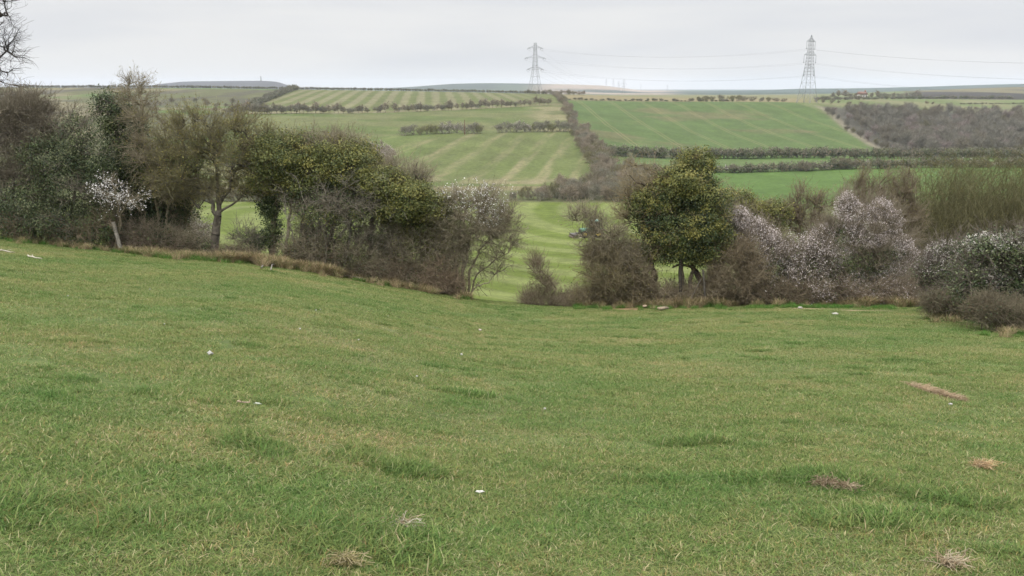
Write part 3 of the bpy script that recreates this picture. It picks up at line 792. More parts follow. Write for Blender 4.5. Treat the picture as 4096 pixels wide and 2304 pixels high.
    shrub("blackthorn", "grey blackthorn flecked with white blossom at the left side of the gap", "shrub", 33.4,
          [(458, [(456, 270), (452, 240), (445, 210)], .06, .02), (463, [(464, 265), (470, 240), (480, 215)], .07, .02), (467, [(470, 270), (480, 250), (500, 230)], .06, .02),
           (467, [(474, 288), (488, 282), (497, 272)], .035, .012), (469, [(476, 276), (492, 262), (508, 252)], .04, .012), (460, [(454, 284), (446, 270)], .03, .01), (464, [(462, 262), (464, 230), (465, 200)], .05, .02)],
          [(468, 218, 34, 28), (494, 204, 22, 18), (445, 208, 22, 20), (482, 240, 26, 18), (456, 252, 20, 22), (492, 222, 24, 20), (474, 276, 16, 16), (496, 258, 18, 16), (508, 232, 14, 18)], 26, n=(70, 290, 3000, 10500), r=(.03, .014, .007, .004),
          bark=GREYB, tw_len=(.3, .8),
          bloom=dict(bl=[(470, 194, 32, 18), (498, 196, 20, 16), (440, 204, 20, 18), (484, 212, 26, 16)], n=3000, size=.025, tint=(.82, .79, .77), clump=.12, patch=.42))
    shrub("bare_shrub", "many-stemmed bare shrub of thin dead branches under the broad ivy hawthorn", "shrub", 33.3,
          [(p, [(p + d, 232), (p + 2 * d, 205 + h)], .03, .01) for p, d, h in ((296, 4, 6), (312, -6, 10), (324, 8, 4), (336, -4, 0), (348, 9, 6), (362, -6, 14), (386, 7, 14))],
          [(306, 218, 16, 20), (330, 222, 22, 22), (354, 226, 20, 20), (376, 236, 16, 18), (340, 202, 52, 12), (318, 236, 24, 12), (356, 244, 24, 12), (385, 236, 20, 16)], 53, n=(90, 300, 2600, 7600), r=(.018, .011, .007, .0045), bark=((.07, .06, .045), (.16, .142, .108)), wild=1.25, lift=.12,
          ivy=[dict(pal="dark", ncl=170, per=14, sig=.2, size=.036, shell=.1, yel=.45), dict(bl=[(322, 212, 34, 12), (362, 212, 26, 12)], pal="ivy", ncl=150, per=18, sig=.17, size=.038, shell=.1, yel=.35)])
    shrub("bare_shrub", "bare twiggy shrub with scattered dark leaves below the rightmost ivy hawthorn", "shrub", 33.5,
          [(p, [(p + d, 255), (p + 2 * d, 228)], .03, .01) for p, d in ((392, 4), (408, -5), (424, 5), (440, -4), (452, 5))],
          [(396, 244, 16, 20), (418, 250, 20, 22), (442, 258, 20, 24), (456, 236, 16, 20)], 54, n=(60, 190, 1500, 4400), r=(.016, .01, .0065, .0045), bark=GREYB, wild=1.2, lift=.1,
          bud=dict(pal="ivy", n=3000, size=.03, yel=.4))
    # --- in the gap
    shrub("bare_sapling", "thin crooked leafless sapling standing alone in the gap", "shrub", 33,
          [(553, [(552, 296), (556, 288), (548, 278), (538, 268)], .04, .012), (553, [(550, 298), (546, 286), (540, 278)], .025, .01)],
          [(537, 270, 10, 12), (546, 286, 10, 10), (533, 262, 7, 6)], 27, n=(16, 50, 520, 1500), r=(.012, .008, .006, .004), bark=BROWN, up=.4)
    shrub("bramble_patch", "low brown bramble tuft at the foot of the lone sapling", "bramble", 32.8,
          [(p, [(p + 1, 300)], .01, .006) for p in (527, 534, 541, 550, 557)],
          [(532, 300, 9, 9), (542, 303, 14, 5), (556, 303, 9, 5)], 28, n=(26, 70, 800, 2200), r=(.01, .007, .005, .004), bark=BROWN, up=.5)
    # --- right of the gap
    shrub("leaning_hawthorn", "leafless grey hawthorn leaning left into the gap in front of the tractor", "shrub", 33,
          [(644, [(640, 285), (630, 262), (612, 240), (596, 226)], .075, .025), (644, [(636, 275), (622, 266), (606, 262)], .035, .01), (640, [(628, 258), (610, 232), (590, 212), (578, 222)], .03, .012)],
          [(586, 214, 20, 10), (602, 234, 24, 16), (618, 250, 22, 18), (590, 248, 14, 10)], 29, n=(34, 130, 1400, 4800), bark=GREYB, wild=1.15, tw_len=(.25, .7))
    shrub("bramble_patch", "large olive-brown bramble heap left of the big ivy tree", "bramble", 33,
          [(p, [(p + d, 290 - k)], .016, .008) for p, d, k in ((582, 4, 5), (596, -4, 18), (608, 5, 22), (622, -3, 22), (634, 4, 20), (645, -5, 10))],
          [(604, 270, 26, 22), (624, 276, 26, 24), (590, 292, 18, 11), (640, 288, 14, 12), (578, 300, 12, 6), (600, 255, 18, 12)], 30, n=(80, 260, 2800, 9000), r=(.013, .009, .0065, .0045),
          bark=((.11, .092, .056), (.18, .152, .095)), wild=1.2, lift=.2, bud=dict(pal="bud", n=2600, size=.022, yel=.6))
    shrub("ivy_tree", "big rounded ivy-covered tree standing alone right of the gap", "tree", 33.4,
          [(648, [(650, 290), (655, 275), (650, 262), (668, 250), (675, 215), (688, 170)], .17, .05), (681, [(682, 275), (681, 255), (682, 230)], .09, .05),
           (704, [(706, 285), (698, 275), (692, 268), (700, 250), (704, 215)], .16, .05), (694, [(690, 280), (694, 268), (680, 264), (672, 268)], .10, .03), (660, [(655, 285), (648, 280), (640, 290)], .06, .04)],
          [(696, 163, 20, 13), (684, 182, 30, 18), (662, 200, 26, 20), (706, 206, 26, 24), (682, 228, 40, 20), (640, 208, 18, 15), (660, 246, 24, 10), (704, 250, 24, 14), (640, 180, 24, 20), (622, 226, 16, 12), (626, 204, 16, 14)], 31,
          n=(54, 230, 2600, 8500), bark=((.055, .042, .03), (.11, .09, .066)), twig=((.14, .11, .06), (.20, .17, .11)),
          ivy=[dict(bl=[(696, 164, 19, 13), (684, 182, 29, 18), (662, 200, 26, 20), (706, 206, 27, 26), (682, 228, 42, 22), (640, 206, 16, 13), (660, 250, 28, 12), (706, 252, 23, 14), (722, 236, 12, 16), (684, 250, 30, 12)],
                    pal="ivy", ncl=1350, per=34, sig=.13, size=.044, shell=.6, yel=.36),
               dict(bl=[(696, 160, 19, 12, -.3), (684, 178, 28, 15, -.5), (660, 196, 26, 16, -.4), (638, 204, 15, 12), (700, 196, 24, 12, -.5), (690, 225, 30, 12, -.6), (648, 236, 20, 12, -.4)], pal="olive", ncl=300, per=30, sig=.12, size=.042, shell=.75, yel=.55),
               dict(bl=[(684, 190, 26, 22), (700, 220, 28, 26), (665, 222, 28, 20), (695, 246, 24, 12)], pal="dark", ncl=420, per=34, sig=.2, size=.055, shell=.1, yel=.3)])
    shrub("bramble_patch", "loose brown bramble and dead twigs at the foot of the big ivy tree", "bramble", 32.9,
          [(p, [(p + d, 292 - q)], .014, .007) for p, d, q in ((645, 3, 22), (656, -4, 14), (668, 4, 8), (684, -3, 8), (696, 3, 10), (712, -4, 20))],
          [(643, 278, 13, 18), (656, 290, 12, 12), (676, 296, 18, 8), (697, 294, 14, 10), (716, 280, 10, 18), (632, 258, 14, 14)], 58, n=(60, 190, 1500, 4400), r=(.013, .009, .0065, .0045),
          bark=((.11, .09, .06), (.19, .16, .11)), wild=1.2, lift=.2, bud=dict(pal="bud", n=1200, size=.022, yel=.5))
    shrub("bramble_patch", "dense dark-brown twiggy thicket between the big ivy tree and the pink blossom", "bramble", 33.2,
          [(p, [(p + d, 285 - k)], .016, .008) for p, d, k in ((722, -3, 14), (734, 4, 24), (746, -4, 22), (758, 4, 14), (712, -4, 4))],
          [(732, 268, 22, 26), (750, 276, 20, 20), (720, 286, 16, 14), (742, 254, 16, 14)], 32, n=(70, 240, 2800, 9000), r=(.013, .009, .0065, .0045), bark=((.11, .088, .056), (.19, .155, .105)), wild=1.1, lift=.15, up=.35,
          bud=dict(pal="bramble", n=900, size=.022, yel=.9))
    KB = ((.105, .088, .064), (.19, .163, .122))
    shrub("blackthorn", "blossoming blackthorn, the smaller one beside the brown twiggy thicket", "shrub", 33.8,
          [(772, [(770, 280), (762, 245), (752, 220)], .06, .02), (780, [(782, 280), (786, 255), (790, 240)], .05, .02), (764, [(758, 275), (748, 250), (738, 222)], .05, .02)],
          [(737, 222, 13, 12), (752, 228, 12, 10), (745, 240, 16, 12), (766, 240, 12, 12), (778, 252, 14, 14), (760, 260, 22, 14), (786, 266, 16, 14), (756, 282, 20, 14), (782, 288, 20, 12)], 33, n=(70, 260, 3000, 9500), bark=KB, up=.75, tw_len=(.3, .85),
          bloom=dict(bl=[(738, 220, 16, 15), (754, 228, 14, 14), (746, 242, 18, 14), (768, 240, 14, 16), (778, 254, 16, 16), (760, 262, 22, 14), (788, 270, 20, 20), (766, 282, 20, 14)], n=24000, size=.021, tint=(.78, .70, .68), clump=.7, patch=.30),
          ivy=[dict(bl=[(772, 268, 24, 20), (756, 280, 20, 14)], pal="dark", ncl=150, per=16, sig=.2, size=.035, shell=.1, yel=.6)])
    shrub("blackthorn", "low grey blackthorn with thin blossom in the dip between the two bigger blossoming ones", "shrub", 33.6,
          [(806, [(804, 285), (800, 265), (798, 250)], .04, .015), (814, [(816, 285), (820, 265), (824, 248)], .04, .015)],
          [(800, 256, 14, 12), (818, 250, 12, 12), (808, 272, 18, 14), (826, 268, 12, 14)], 331, n=(44, 160, 1700, 5600), bark=KB, up=.7, tw_len=(.25, .7),
          bloom=dict(n=13000, size=.021, tint=(.76, .68, .66), clump=.6, patch=.32),
          ivy=[dict(pal="dark", ncl=110, per=16, sig=.18, size=.034, shell=.1, yel=.6)])
    shrub("blackthorn", "blossoming blackthorn, the tallest pale dome in the right-hand hedge", "shrub", 33.8,
          [(862, [(860, 275), (852, 240), (846, 205)], .07, .02), (872, [(874, 272), (882, 240), (886, 212)], .06, .02), (850, [(844, 275), (834, 255), (824, 238)], .05, .02), (888, [(892, 278), (902, 262), (912, 250)], .045, .02)],
          [(846, 210, 10, 14), (860, 216, 14, 12), (878, 214, 12, 14), (890, 222, 12, 10), (824, 236, 14, 12), (840, 230, 16, 12), (868, 234, 22, 12), (896, 244, 14, 14), (838, 252, 20, 12), (872, 256, 24, 14), (908, 258, 12, 10), (850, 276, 24, 14), (884, 278, 24, 14), (822, 262, 12, 12)], 34,
          n=(110, 380, 4600, 14500), bark=KB, up=.8, tw_len=(.3, .95),
          bloom=dict(bl=[(846, 208, 13, 18), (862, 216, 16, 14), (880, 214, 14, 18), (892, 222, 13, 14), (824, 236, 16, 13), (842, 232, 18, 12), (868, 236, 22, 13), (898, 246, 16, 14), (838, 254, 18, 10), (910, 258, 14, 12), (850, 280, 20, 16), (886, 274, 22, 18), (826, 266, 16, 18)], n=44000, size=.021, tint=(.78, .70, .68), clump=.7, patch=.30),
          ivy=[dict(bl=[(878, 256, 24, 18), (845, 262, 28, 18), (836, 234, 12, 12), (872, 276, 30, 14)], pal="dark", ncl=330, per=18, sig=.2, size=.035, shell=.1, yel=.55)])
    shrub("ivy_bush", "yellow-green ivy bush showing above the smaller blossoming blackthorn", "shrub", 38,
          [(745, [(742, 230), (738, 205)], .08, .03), (768, [(768, 240), (768, 220)], .08, .03)],
          [(736, 200, 18, 11), (750, 212, 18, 12), (772, 212, 18, 12), (768, 226, 18, 10)], 35, n=(24, 90, 800, 2400), bark=BROWN,
          ivy=[dict(pal="olive", ncl=360, per=30, sig=.16, size=.045, shell=.5, yel=.5)])
    shrub("bramble_patch", "reddish-brown bramble and twigs filling the hedge foot below the smaller blackthorn", "bramble", 33.1,
          [(p, [(p + d, 288 - k)], .014, .007) for p, d, k in ((768, -3, 12), (780, 4, 10), (793, -4, 14), (806, 4, 8), (818, -3, 8))],
          [(774, 293, 16, 9), (796, 292, 18, 10), (816, 293, 16, 9)], 55, n=(34, 100, 900, 2600), r=(.012, .008, .006, .004), bark=BROWN, wild=1.15, lift=.15, up=.3,
          bloom=dict(n=1800, size=.02, tint=(.62, .55, .53), clump=.25), bud=dict(pal="bramble", n=1200, size=.024, yel=.5))
    shrub("bramble_patch", "reddish-brown bramble and twigs filling the hedge foot below the tallest blackthorn", "bramble", 33.0,
          [(p, [(p + d, 288 - k)], .014, .007) for p, d, k in ((832, -3, 10), (846, 4, 12), (862, -4, 10), (878, 4, 12), (894, -3, 10), (910, 3, 10))],
          [(836, 293, 16, 9), (862, 293, 18, 9), (890, 292, 18, 11), (912, 290, 14, 13)], 56, n=(40, 120, 1100, 3000), r=(.012, .008, .006, .004), bark=((.12, .096, .068), (.205, .168, .122)), wild=1.15, lift=.15, up=.3,
          bloom=dict(n=2200, size=.02, tint=(.62, .55, .53), clump=.25), bud=dict(pal="bramble", n=1200, size=.024, yel=.5))
    for i, (lab, px, bl) in enumerate((
            ("bare brown shrub between the ivy bush and the tallest blossoming blackthorn", 805, [(800, 200, 12, 12), (818, 206, 14, 12), (792, 214, 14, 10), (806, 226, 20, 14)]),
            ("budding brown shrub rising behind the tallest blossoming blackthorn", 868, [(852, 196, 14, 14), (868, 184, 12, 15), (884, 188, 12, 18), (870, 206, 24, 14), (838, 208, 14, 10)]),
            ("budding brown shrub between the blossoming blackthorn and the willow scrub", 905, [(904, 190, 12, 20), (900, 215, 16, 18), (912, 225, 12, 20)]))):
        shrub("bare_shrub", lab, "shrub", 38.5, [(px - 4, [(px - 4, 240), (px - 8, 205)], .05, .015), (px + 4, [(px + 5, 240), (px + 8, 205)], .05, .015)], bl, 36 + i,
              n=(36, 130, 1300, 4200), bark=((.10, .08, .055), (.17, .14, .10)), up=.6, bud=dict(pal="bud", n=1800, size=.022, yel=.6))
    shrub("blackthorn", "grey-white blossom bush spilling over at the end of the mown edge", "shrub", 28.5,
          [(938, [(940, 285), (945, 262), (948, 245)], .05, .02), (930, [(926, 285), (922, 270)], .04, .015)],
          [(946, 258, 20, 18), (930, 272, 16, 14), (960, 276, 20, 14), (948, 290, 24, 16)], 41, n=(40, 150, 1700, 5400), bark=((.075, .06, .05), (.14, .12, .10)),
          bloom=dict(bl=[(946, 256, 22, 18), (930, 270, 16, 10), (962, 278, 20, 14), (946, 292, 20, 12)], n=7000, size=.021, tint=(.68, .63, .58), clump=.35),
          ivy=[dict(pal="grey", ncl=230, per=20, sig=.17, size=.034, shell=.35, yel=.4)])
    shrub("blackthorn", "pale grey-green blossom bush at the right edge in front of the willows", "shrub", 23,
          [(1000, [(1000, 290), (998, 262), (995, 240)], .06, .02), (1030, [(1032, 290), (1034, 260), (1036, 240)], .06, .02)],
          [(992, 248, 26, 14), (1026, 250, 28, 20), (1040, 280, 30, 26), (985, 274, 24, 18), (1010, 296, 34, 18), (970, 286, 18, 14)], 42, n=(46, 170, 1900, 6000), bark=((.075, .06, .05), (.14, .12, .10)),
          bloom=dict(bl=[(992, 244, 30, 12), (1026, 246, 30, 16), (1030, 278, 30, 12), (985, 278, 24, 14), (1015, 296, 30, 12)], n=11000, size=.021, tint=(.68, .64, .58), clump=.4),
          ivy=[dict(pal="grey", ncl=520, per=26, sig=.18, size=.036, shell=.4, yel=.4), dict(pal="dark", ncl=160, per=26, sig=.22, size=.045, shell=.1, yel=.4)])
    shrub("dark_scrub", "dark brown scrub below the grey-white blossom bush where the hedge turns", "shrub", 25.5,
          [(p, [(p - 3, 302 + k)], .014, .007) for p, k in ((936, -8), (950, -6), (964, -2), (976, 0))],
          [(942, 303, 16, 9), (962, 306, 16, 10), (978, 310, 14, 10)], 43, n=(60, 200, 2200, 7000), r=(.011, .008, .005, .0036), bark=((.075, .064, .044), (.14, .12, .082)), wild=1.1, tw_len=(.2, .5),
          ivy=[dict(pal="bramble", ncl=180, per=16, sig=.16, size=.028, shell=.1, yel=.4)])
    shrub("dark_scrub", "dark brown scrub in the right corner of the pasture below the pale bush", "shrub", 21.5,
          [(p, [(p - 3, 310 + k)], .014, .007) for p, k in ((985, -6), (1000, -4), (1015, 0), (1035, 4))],
          [(988, 309, 16, 10), (1006, 314, 18, 11), (1028, 317, 20, 12)], 44, n=(70, 220, 2500, 8000), r=(.010, .007, .0045, .0034), bark=((.075, .064, .044), (.14, .12, .082)), wild=1.1, tw_len=(.2, .45),
          ivy=[dict(pal="bramble", ncl=240, per=16, sig=.15, size=.026, shell=.1, yel=.4)])
    # --- upright willow scrub behind, right edge
    for i, (px, lab) in enumerate(((935, "upright olive willow scrub with thin whips, leftmost clump by the blossom dome"),
                                   (985, "upright olive willow scrub with thin whips, middle clump of the three"),
                                   (1035, "upright olive willow scrub with thin whips cut by the right edge"))):
        rng = np.random.default_rng(60 + i)
        Y = 41.0
        x0 = x_of(px, Y); base = np.array([x0, Y, g1(x0, Y)])
        e = empty("willow_scrub", base, lab, "shrub", "willow scrub at the right edge")
        GL, GT = Geo(), Geo()
        n = 900
        A = base + np.stack([rng.uniform(-1.35, 1.35, n), rng.uniform(-1.2, 1.8, n), np.zeros(n)], 1)
        A[:, 2] = gz(A[:, 0], A[:, 1]) - .05
        top = np.interp(px, [900, 950, 1024], [168, 168, 166])
        H = (at(px, top, Y)[2] - A[:, 2]) * rng.uniform(.42, 1.06, n)
        Bt = A + np.stack([rng.normal(0, 1.15, n), rng.normal(0, .9, n), H], 1)
        P = paths(rng, A, Bt, 6, .035, .05)
        pal = np.asarray(((.095, .09, .042), (.165, .150, .08)))
        def em(G, P, ra, rb, k):
            m_, K = P.shape[0], P.shape[1] - 1; t = np.linspace(0, 1, K + 1)
            R = ra * (1 - t) + rb * t; R = np.broadcast_to(R, (m_, K + 1))
            f = rng.random((m_, 1)); c = np.repeat(pal[0] * (1 - f) + pal[1] * f, K, 0)
            G.tubes(P[:, :-1].reshape(-1, 3), P[:, 1:].reshape(-1, 3), R[:, :-1].ravel(), R[:, 1:].ravel(), k, c)
        em(GL, P, .013, .004, 4)
        nd = P[:, 2:].reshape(-1, 3)
        m_ = 13000
        S = nd[rng.integers(0, len(nd), m_)]
        D = np.stack([rng.normal(0, .30, m_), rng.normal(0, .28, m_), rng.normal(.2, .22, m_)], 1)
        em(GT, paths(rng, S, S + D, 2, .04, 0), .0055, .003, 3)
        GL.build("stems", M_BARK, e, off=base); GT.build("whips", M_TWIG, e, off=base)
        twig_leaves(rng, np.concatenate([nd, S + D]), "bud", 5000, .02, .04, .35).build("young_leaves", M_LEAF, e, off=base)
near_hedge()

# low bramble clumps along the foot of the hedge: nothing tells them apart
def bramble_row():
    rng = np.random.default_rng(700)
    protos = []
    for v in range(3):
        B = np.array([[0, 0, .22, .75, .4, .3], [.35, .1, .35, .5, .4, .3], [-.4, 0, .3, .5, .4, .28]])
        tr = [(np.array([[x, 0, -.1], [x + .1, 0, .35]]), .012, .006) for x in (-.6, -.2, .2, .6)]
        GL, GT, ends = skeleton(np.random.default_rng(710 + v), tr, B, 26, 70, 600, 1500, .011, .007, .0055, .004, wild=1.2, lift=.25, bark=((.10, .08, .06), (.19, .155, .115)))
        G = twig_leaves(np.random.default_rng(720 + v), np.concatenate(ends[1:]), "bramble", 1100, .03, .04, .45)
        protos.append((GL, GT, G))
    spots = [(p, 33.4 + .4 * rng.random()) for p in [128, 142, 158, 172, 186, 232, 246, 296, 322, 348, 366, 382, 398, 414, 430, 444] + list(range(578, 930, 22))]
    made = []
    for i, (p, Y) in enumerate(spots):
        p = p + rng.uniform(-5, 5)
        x = x_of(p, Y); loc = (x, Y, g1(x, Y))
        if i < 3:
            e = empty("bramble_clump", loc, "low brown bramble clump along the foot of the hedge", "bramble", "bramble clumps along the hedge foot")
            GL, GT, G = protos[i]
            absorb(GT, GL); GT.build("twig_tangle", M_TWIG, e); G.build("leaves", M_LEAF, e)
            made.append(e)
        else:
            e = copy_tree(made[i % 3]); e.location = loc
        e.rotation_euler = (0, 0, rng.choice([0, math.pi]) + rng.uniform(-.3, .3)); k = rng.uniform(.75, 1.25); e.scale = (k, k, k * rng.uniform(.8, 1.2))
bramble_row()

# ------------------------------------------------------------------ grass (instanced blades)
def ray(px, py, y0=2.0, y1=60.0):
    Y = np.linspace(y0, y1, 3000)
    v = (288 - py) / F; dn = CS + v * SN
    X = (px - 512) / F / dn * Y
    d = (CAMZ - Y * py_tan(py)) - gz(X, Y)
    i = int(np.argmax(d < 0)) if (d < 0).any() else len(Y) - 1
    return np.array([X[i], Y[i], g1(X[i], Y[i])])
def tuft_mesh(name, rng, n, R, h, w, lean, pal, pw, dense=1.0):
    pal = np.asarray(pal)
    r = R * np.sqrt(rng.random(n)); th = rng.random(n) * 2 * np.pi
    root = np.stack([r * np.cos(th), r * np.sin(th), np.full(n, -.008)], 1)
    hh = h[0] + (h[1] - h[0]) * rng.random(n) ** 1.4
    az = rng.random(n) * 2 * np.pi
    ln = lean * (.25 + rng.random(n))
    dirh = np.stack([np.cos(az), np.sin(az), np.zeros(n)], 1)
    side = np.stack([-np.sin(az + rng.normal(0, .5, n)), np.cos(az), np.zeros(n)], 1)
    ww = w * (.6 + .8 * rng.random(n))
    pts = []
    for t, kw_ in ((0, 1.0), (.45, .9), (.8, .55), (1.0, .04)):
        c = root + dirh * (hh * ln * t ** 1.8)[:, None] + np.array([0, 0, 1.]) * (hh * (t - np.minimum(.28 * ln, .75) * t ** 2.5))[:, None]
        pts.append(c - side * (ww * kw_ * .5)[:, None]); pts.append(c + side * (ww * kw_ * .5)[:, None])
    V = np.stack(pts, 1).reshape(-1, 3)
    b = (np.arange(n) * 8)[:, None]
    Q = np.concatenate([b + [0, 1, 3, 2], b + [2, 3, 5, 4], b + [4, 5, 7, 6]])
    k = rng.choice(len(pal), n, p=np.asarray(pw) / np.sum(pw))
    C = pal[k] * (.78 + .44 * rng.random((n, 1)))
    return mesh(name, V, Q, None, M_GRASS, np.repeat(C, 8, 0), link=False)
def scatter(name, P, yaw, scl, idx, protos, tilt=True, mat=None):
    """one object of grass: the points carry the turf tufts"""
    n = len(P)
    me = bpy.data.meshes.new(name)
    me.vertices.add(n); me.vertices.foreach_set("co", np.asarray(P, np.float32).ravel())
    e = .3
    gxs = (gz(P[:, 0] + e, P[:, 1]) - gz(P[:, 0] - e, P[:, 1])) / (2 * e)
    gys = (gz(P[:, 0], P[:, 1] + e) - gz(P[:, 0], P[:, 1] - e)) / (2 * e)
    rot = np.zeros((n, 3), np.float32)
    for i in range(n):
        nrm = Vector((-gxs[i], -gys[i], 1)).normalized()
        q = Vector((0, 0, 1)).rotation_difference(nrm) @ Euler((0, 0, yaw[i])).to_quaternion()
        rot[i] = q.to_euler()
    a = me.attributes.new("rot", 'FLOAT_VECTOR', 'POINT'); a.data.foreach_set("vector", rot.ravel())
    a = me.attributes.new("scl", 'FLOAT', 'POINT'); a.data.foreach_set("value", np.asarray(scl, np.float32))
    a = me.attributes.new("idx", 'INT', 'POINT'); a.data.foreach_set("value", np.asarray(idx, np.int32))
    o = bpy.data.objects.new(name, me); COL.objects.link(o)
    pc = bpy.data.collections.new(name + "_tufts")
    for k, pr in enumerate(protos):
        pr.name = f"tuft_{k:02d}_{name}"; pc.objects.link(pr)
    ng = bpy.data.node_groups.new(name + "_scatter", 'GeometryNodeTree')
    ng.interface.new_socket("Geometry", in_out='INPUT', socket_type='NodeSocketGeometry')
    ng.interface.new_socket("Geometry", in_out='OUTPUT', socket_type='NodeSocketGeometry')
    gi, go = N(ng, 'NodeGroupInput'), N(ng, 'NodeGroupOutput')
    ci = N(ng, 'GeometryNodeCollectionInfo'); ci.inputs[0].default_value = pc
    ci.inputs["Separate Children"].default_value = True; ci.inputs["Reset Children"].default_value = True
    io = N(ng, 'GeometryNodeInstanceOnPoints'); io.inputs["Pick Instance"].default_value = True
    def na(nm, ty):
        k = N(ng, 'GeometryNodeInputNamedAttribute', data_type=ty); k.inputs[0].default_value = nm
        return k.outputs[0]
    ng.links.new(gi.outputs[0], io.inputs["Points"]); ng.links.new(ci.outputs[0], io.inputs["Instance"])
    ng.links.new(na("idx", 'INT'), io.inputs["Instance Index"])
    ng.links.new(na("rot", 'FLOAT_VECTOR'), io.inputs["Rotation"]); ng.links.new(na("scl", 'FLOAT'), io.inputs["Scale"])
    ng.links.new(io.outputs[0], go.inputs[0])
    md = o.modifiers.new("scatter", 'NODES'); md.node_group = ng
    tag(o, kind="stuff")
    return o
GP = [(.176, .228, .070), (.134, .196, .058), (.228, .246, .096), (.090, .146, .045), (.42, .355, .22), (.31, .235, .10)]
def lawn():
    rng = np.random.default_rng(900)
    pr = []
    for k in range(4):      # ordinary grazed turf
        pr.append(tuft_mesh("t", np.random.default_rng(901 + k), 560, .30, (.016, .055), .0042, 1.7, GP, (5, 4, 4.5, 1.8, 1.9, 1.0)))
    for k in range(2):      # yellowed turf with dead blades
        pr.append(tuft_mesh("t", np.random.default_rng(911 + k), 480, .30, (.012, .048), .0042, 1.9, GP, (4, 2.2, 6, .8, 4.4, 2.2)))
    for k in range(2):      # lush taller tufts
        pr.append(tuft_mesh("t", np.random.default_rng(921 + k), 300, .17, (.04, .11), .0048, 1.5, GP, (4, 6, 1.5, 4, .7, .4)))
    # ordinary turf, thinning with distance
    Pl, Sc, Ix = [], [], []
    for y0, y1, d, s0 in ((1.6, 7, 34, 1.0), (7, 13, 20, 1.05), (13, 22, 15, 1.15), (22, 37, 11, 1.3)):
        hw = lambda y: .66 * y + 1.6
        A = (hw(y0) + hw(y1)) * (y1 - y0)
        n = int(A * d)
        y = np.sqrt(rng.random(n) * (y1 ** 2 - y0 ** 2) + y0 ** 2); x = rng.uniform(-1, 1, n) * hw(y)
        Pl.append(np.stack([x, y], 1)); Sc.append(s0 * rng.uniform(.75, 1.25, n) * (.85 + .3 * fbm(x * .5, y * .5, 310)))
        yel = fbm(x * .55, y * .8, 301) + rng.normal(0, .07, n)
        Ix.append(np.where(yel > .56, rng.integers(4, 6, n), rng.integers(0, 4, n)))
        # tussocks
        m = int(A * d * .4)
        y = np.sqrt(rng.random(m) * (y1 ** 2 - y0 ** 2) + y0 ** 2); x = rng.uniform(-1, 1, m) * hw(y)
        keep = fbm(x * 2.1, y * 2.5, 305) + rng.normal(0, .05, m) > .635
        x, y = x[keep], y[keep]
        Pl.append(np.stack([x, y], 1)); Sc.append(s0 * rng.uniform(.45, .9, len(x))); Ix.append(rng.integers(6, 8, len(x)))
    # a few strong tussocks where the photo shows them
    for px, py, rad, k in ((826, 480, .42, 40), (405, 470, .3, 22), (700, 442, .45, 26), (365, 540, .4, 26), (880, 520, .35, 22), (470, 395, .4, 12), (60, 520, .5, 20), (960, 500, .5, 22), (250, 440, .5, 18)):
        c = ray(px, py)
        k = int(k * .55); q = rng.normal(size=(k, 2)) * rad * .34 * [1.3, .9]
        Pl.append(c[:2] + q); Sc.append(rng.uniform(.7, 1.15, k)); Ix.append(rng.integers(6, 8, k))
    P = np.concatenate(Pl); S = np.concatenate(Sc); I = np.concatenate(Ix)
    bare = np.zeros(len(P), bool)
    for p0, Y0, rx, ry in ((632, 31.2, .75, .8), (808, 30.4, 1.5, .75), (868, 29.2, 1.5, .6)):
        bare |= np.hypot((P[:, 0] - x_of(p0, Y0)) / rx, (P[:, 1] - Y0) / ry) < 1
    P, S, I = P[~bare], S[~bare], I[~bare]
    P = np.concatenate([P, gz(P[:, 0], P[:, 1])[:, None]], 1)
    scatter("grass", P, rng.random(len(P)) * 6.28, S, I, pr)
    # rank fringe along the hedge foot: dry tan grass on the left, long green grass on the right
    dry = [tuft_mesh("t", np.random.default_rng(931 + k), 150, .16, (.14, .46), .007, 1.3, [(.40, .315, .19), (.31, .235, .135), (.15, .18, .06)], (5, 3, 3)) for k in range(3)]
    for d_ in dry: d_.data.materials[0] = M_DRY
    grn = [tuft_mesh("t", np.random.default_rng(941 + k), 150, .16, (.08, .26), .007, 1.1, [(.085, .19, .038), (.12, .22, .05), (.22, .21, .09)], (5, 4, 1)) for k in range(3)]
    Pl, Sc, Ix = [], [], []
    for a, b, n, yo, sp, gs, sc in ((135, 470, 620, 33.0, .7, .40, .95), (225, 345, 520, 32.4, .6, .15, 1.2), (130, 260, 380, 32.6, .6, .8, 1.0), (0, 140, 160, 32.8, .6, .5, .8), (575, 930, 520, 32.9, .35, .45, .95), (575, 930, 700, 31.6, .6, .97, .62), (650, 720, 160, 32.6, .4, .3, 1.1), (845, 930, 170, 32.6, .4, .1, 1.15), (930, 990, 120, 25.6, .8, .6, .7), (985, 1050, 120, 21.0, .6, .8, .7)):
        p = rng.uniform(a, b, n); y = yo + rng.normal(0, sp, n)
        keep = vnoise(p * .09, y * .8, 320) > .40
        p, y = p[keep], y[keep]
        Pl.append(np.stack([x_of(p, y), y], 1)); Sc.append(sc * rng.uniform(.6, 1.25, len(p)))
        Ix.append(np.where(rng.random(len(p)) < gs, rng.integers(3, 6, len(p)), rng.integers(0, 3, len(p))))
    P, Sc, Ix = np.concatenate(Pl), np.concatenate(Sc), np.concatenate(Ix)
    ok = np.ones(len(P), bool)
    for p0, Y0, rx, ry in ((632, 31.2, .7, .7), (808, 30.4, 1.4, .7), (868, 29.2, 1.4, .6)):
        ok &= np.hypot((P[:, 0] - x_of(p0, Y0)) / rx, (P[:, 1] - Y0) / ry) > 1
    P, Sc, Ix = P[ok], Sc[ok], Ix[ok]
    P = np.concatenate([P, gz(P[:, 0], P[:, 1])[:, None]], 1)
    scatter("rank_grass", P, rng.random(len(P)) * 6.28, Sc, Ix, dry + grn)
lawn()

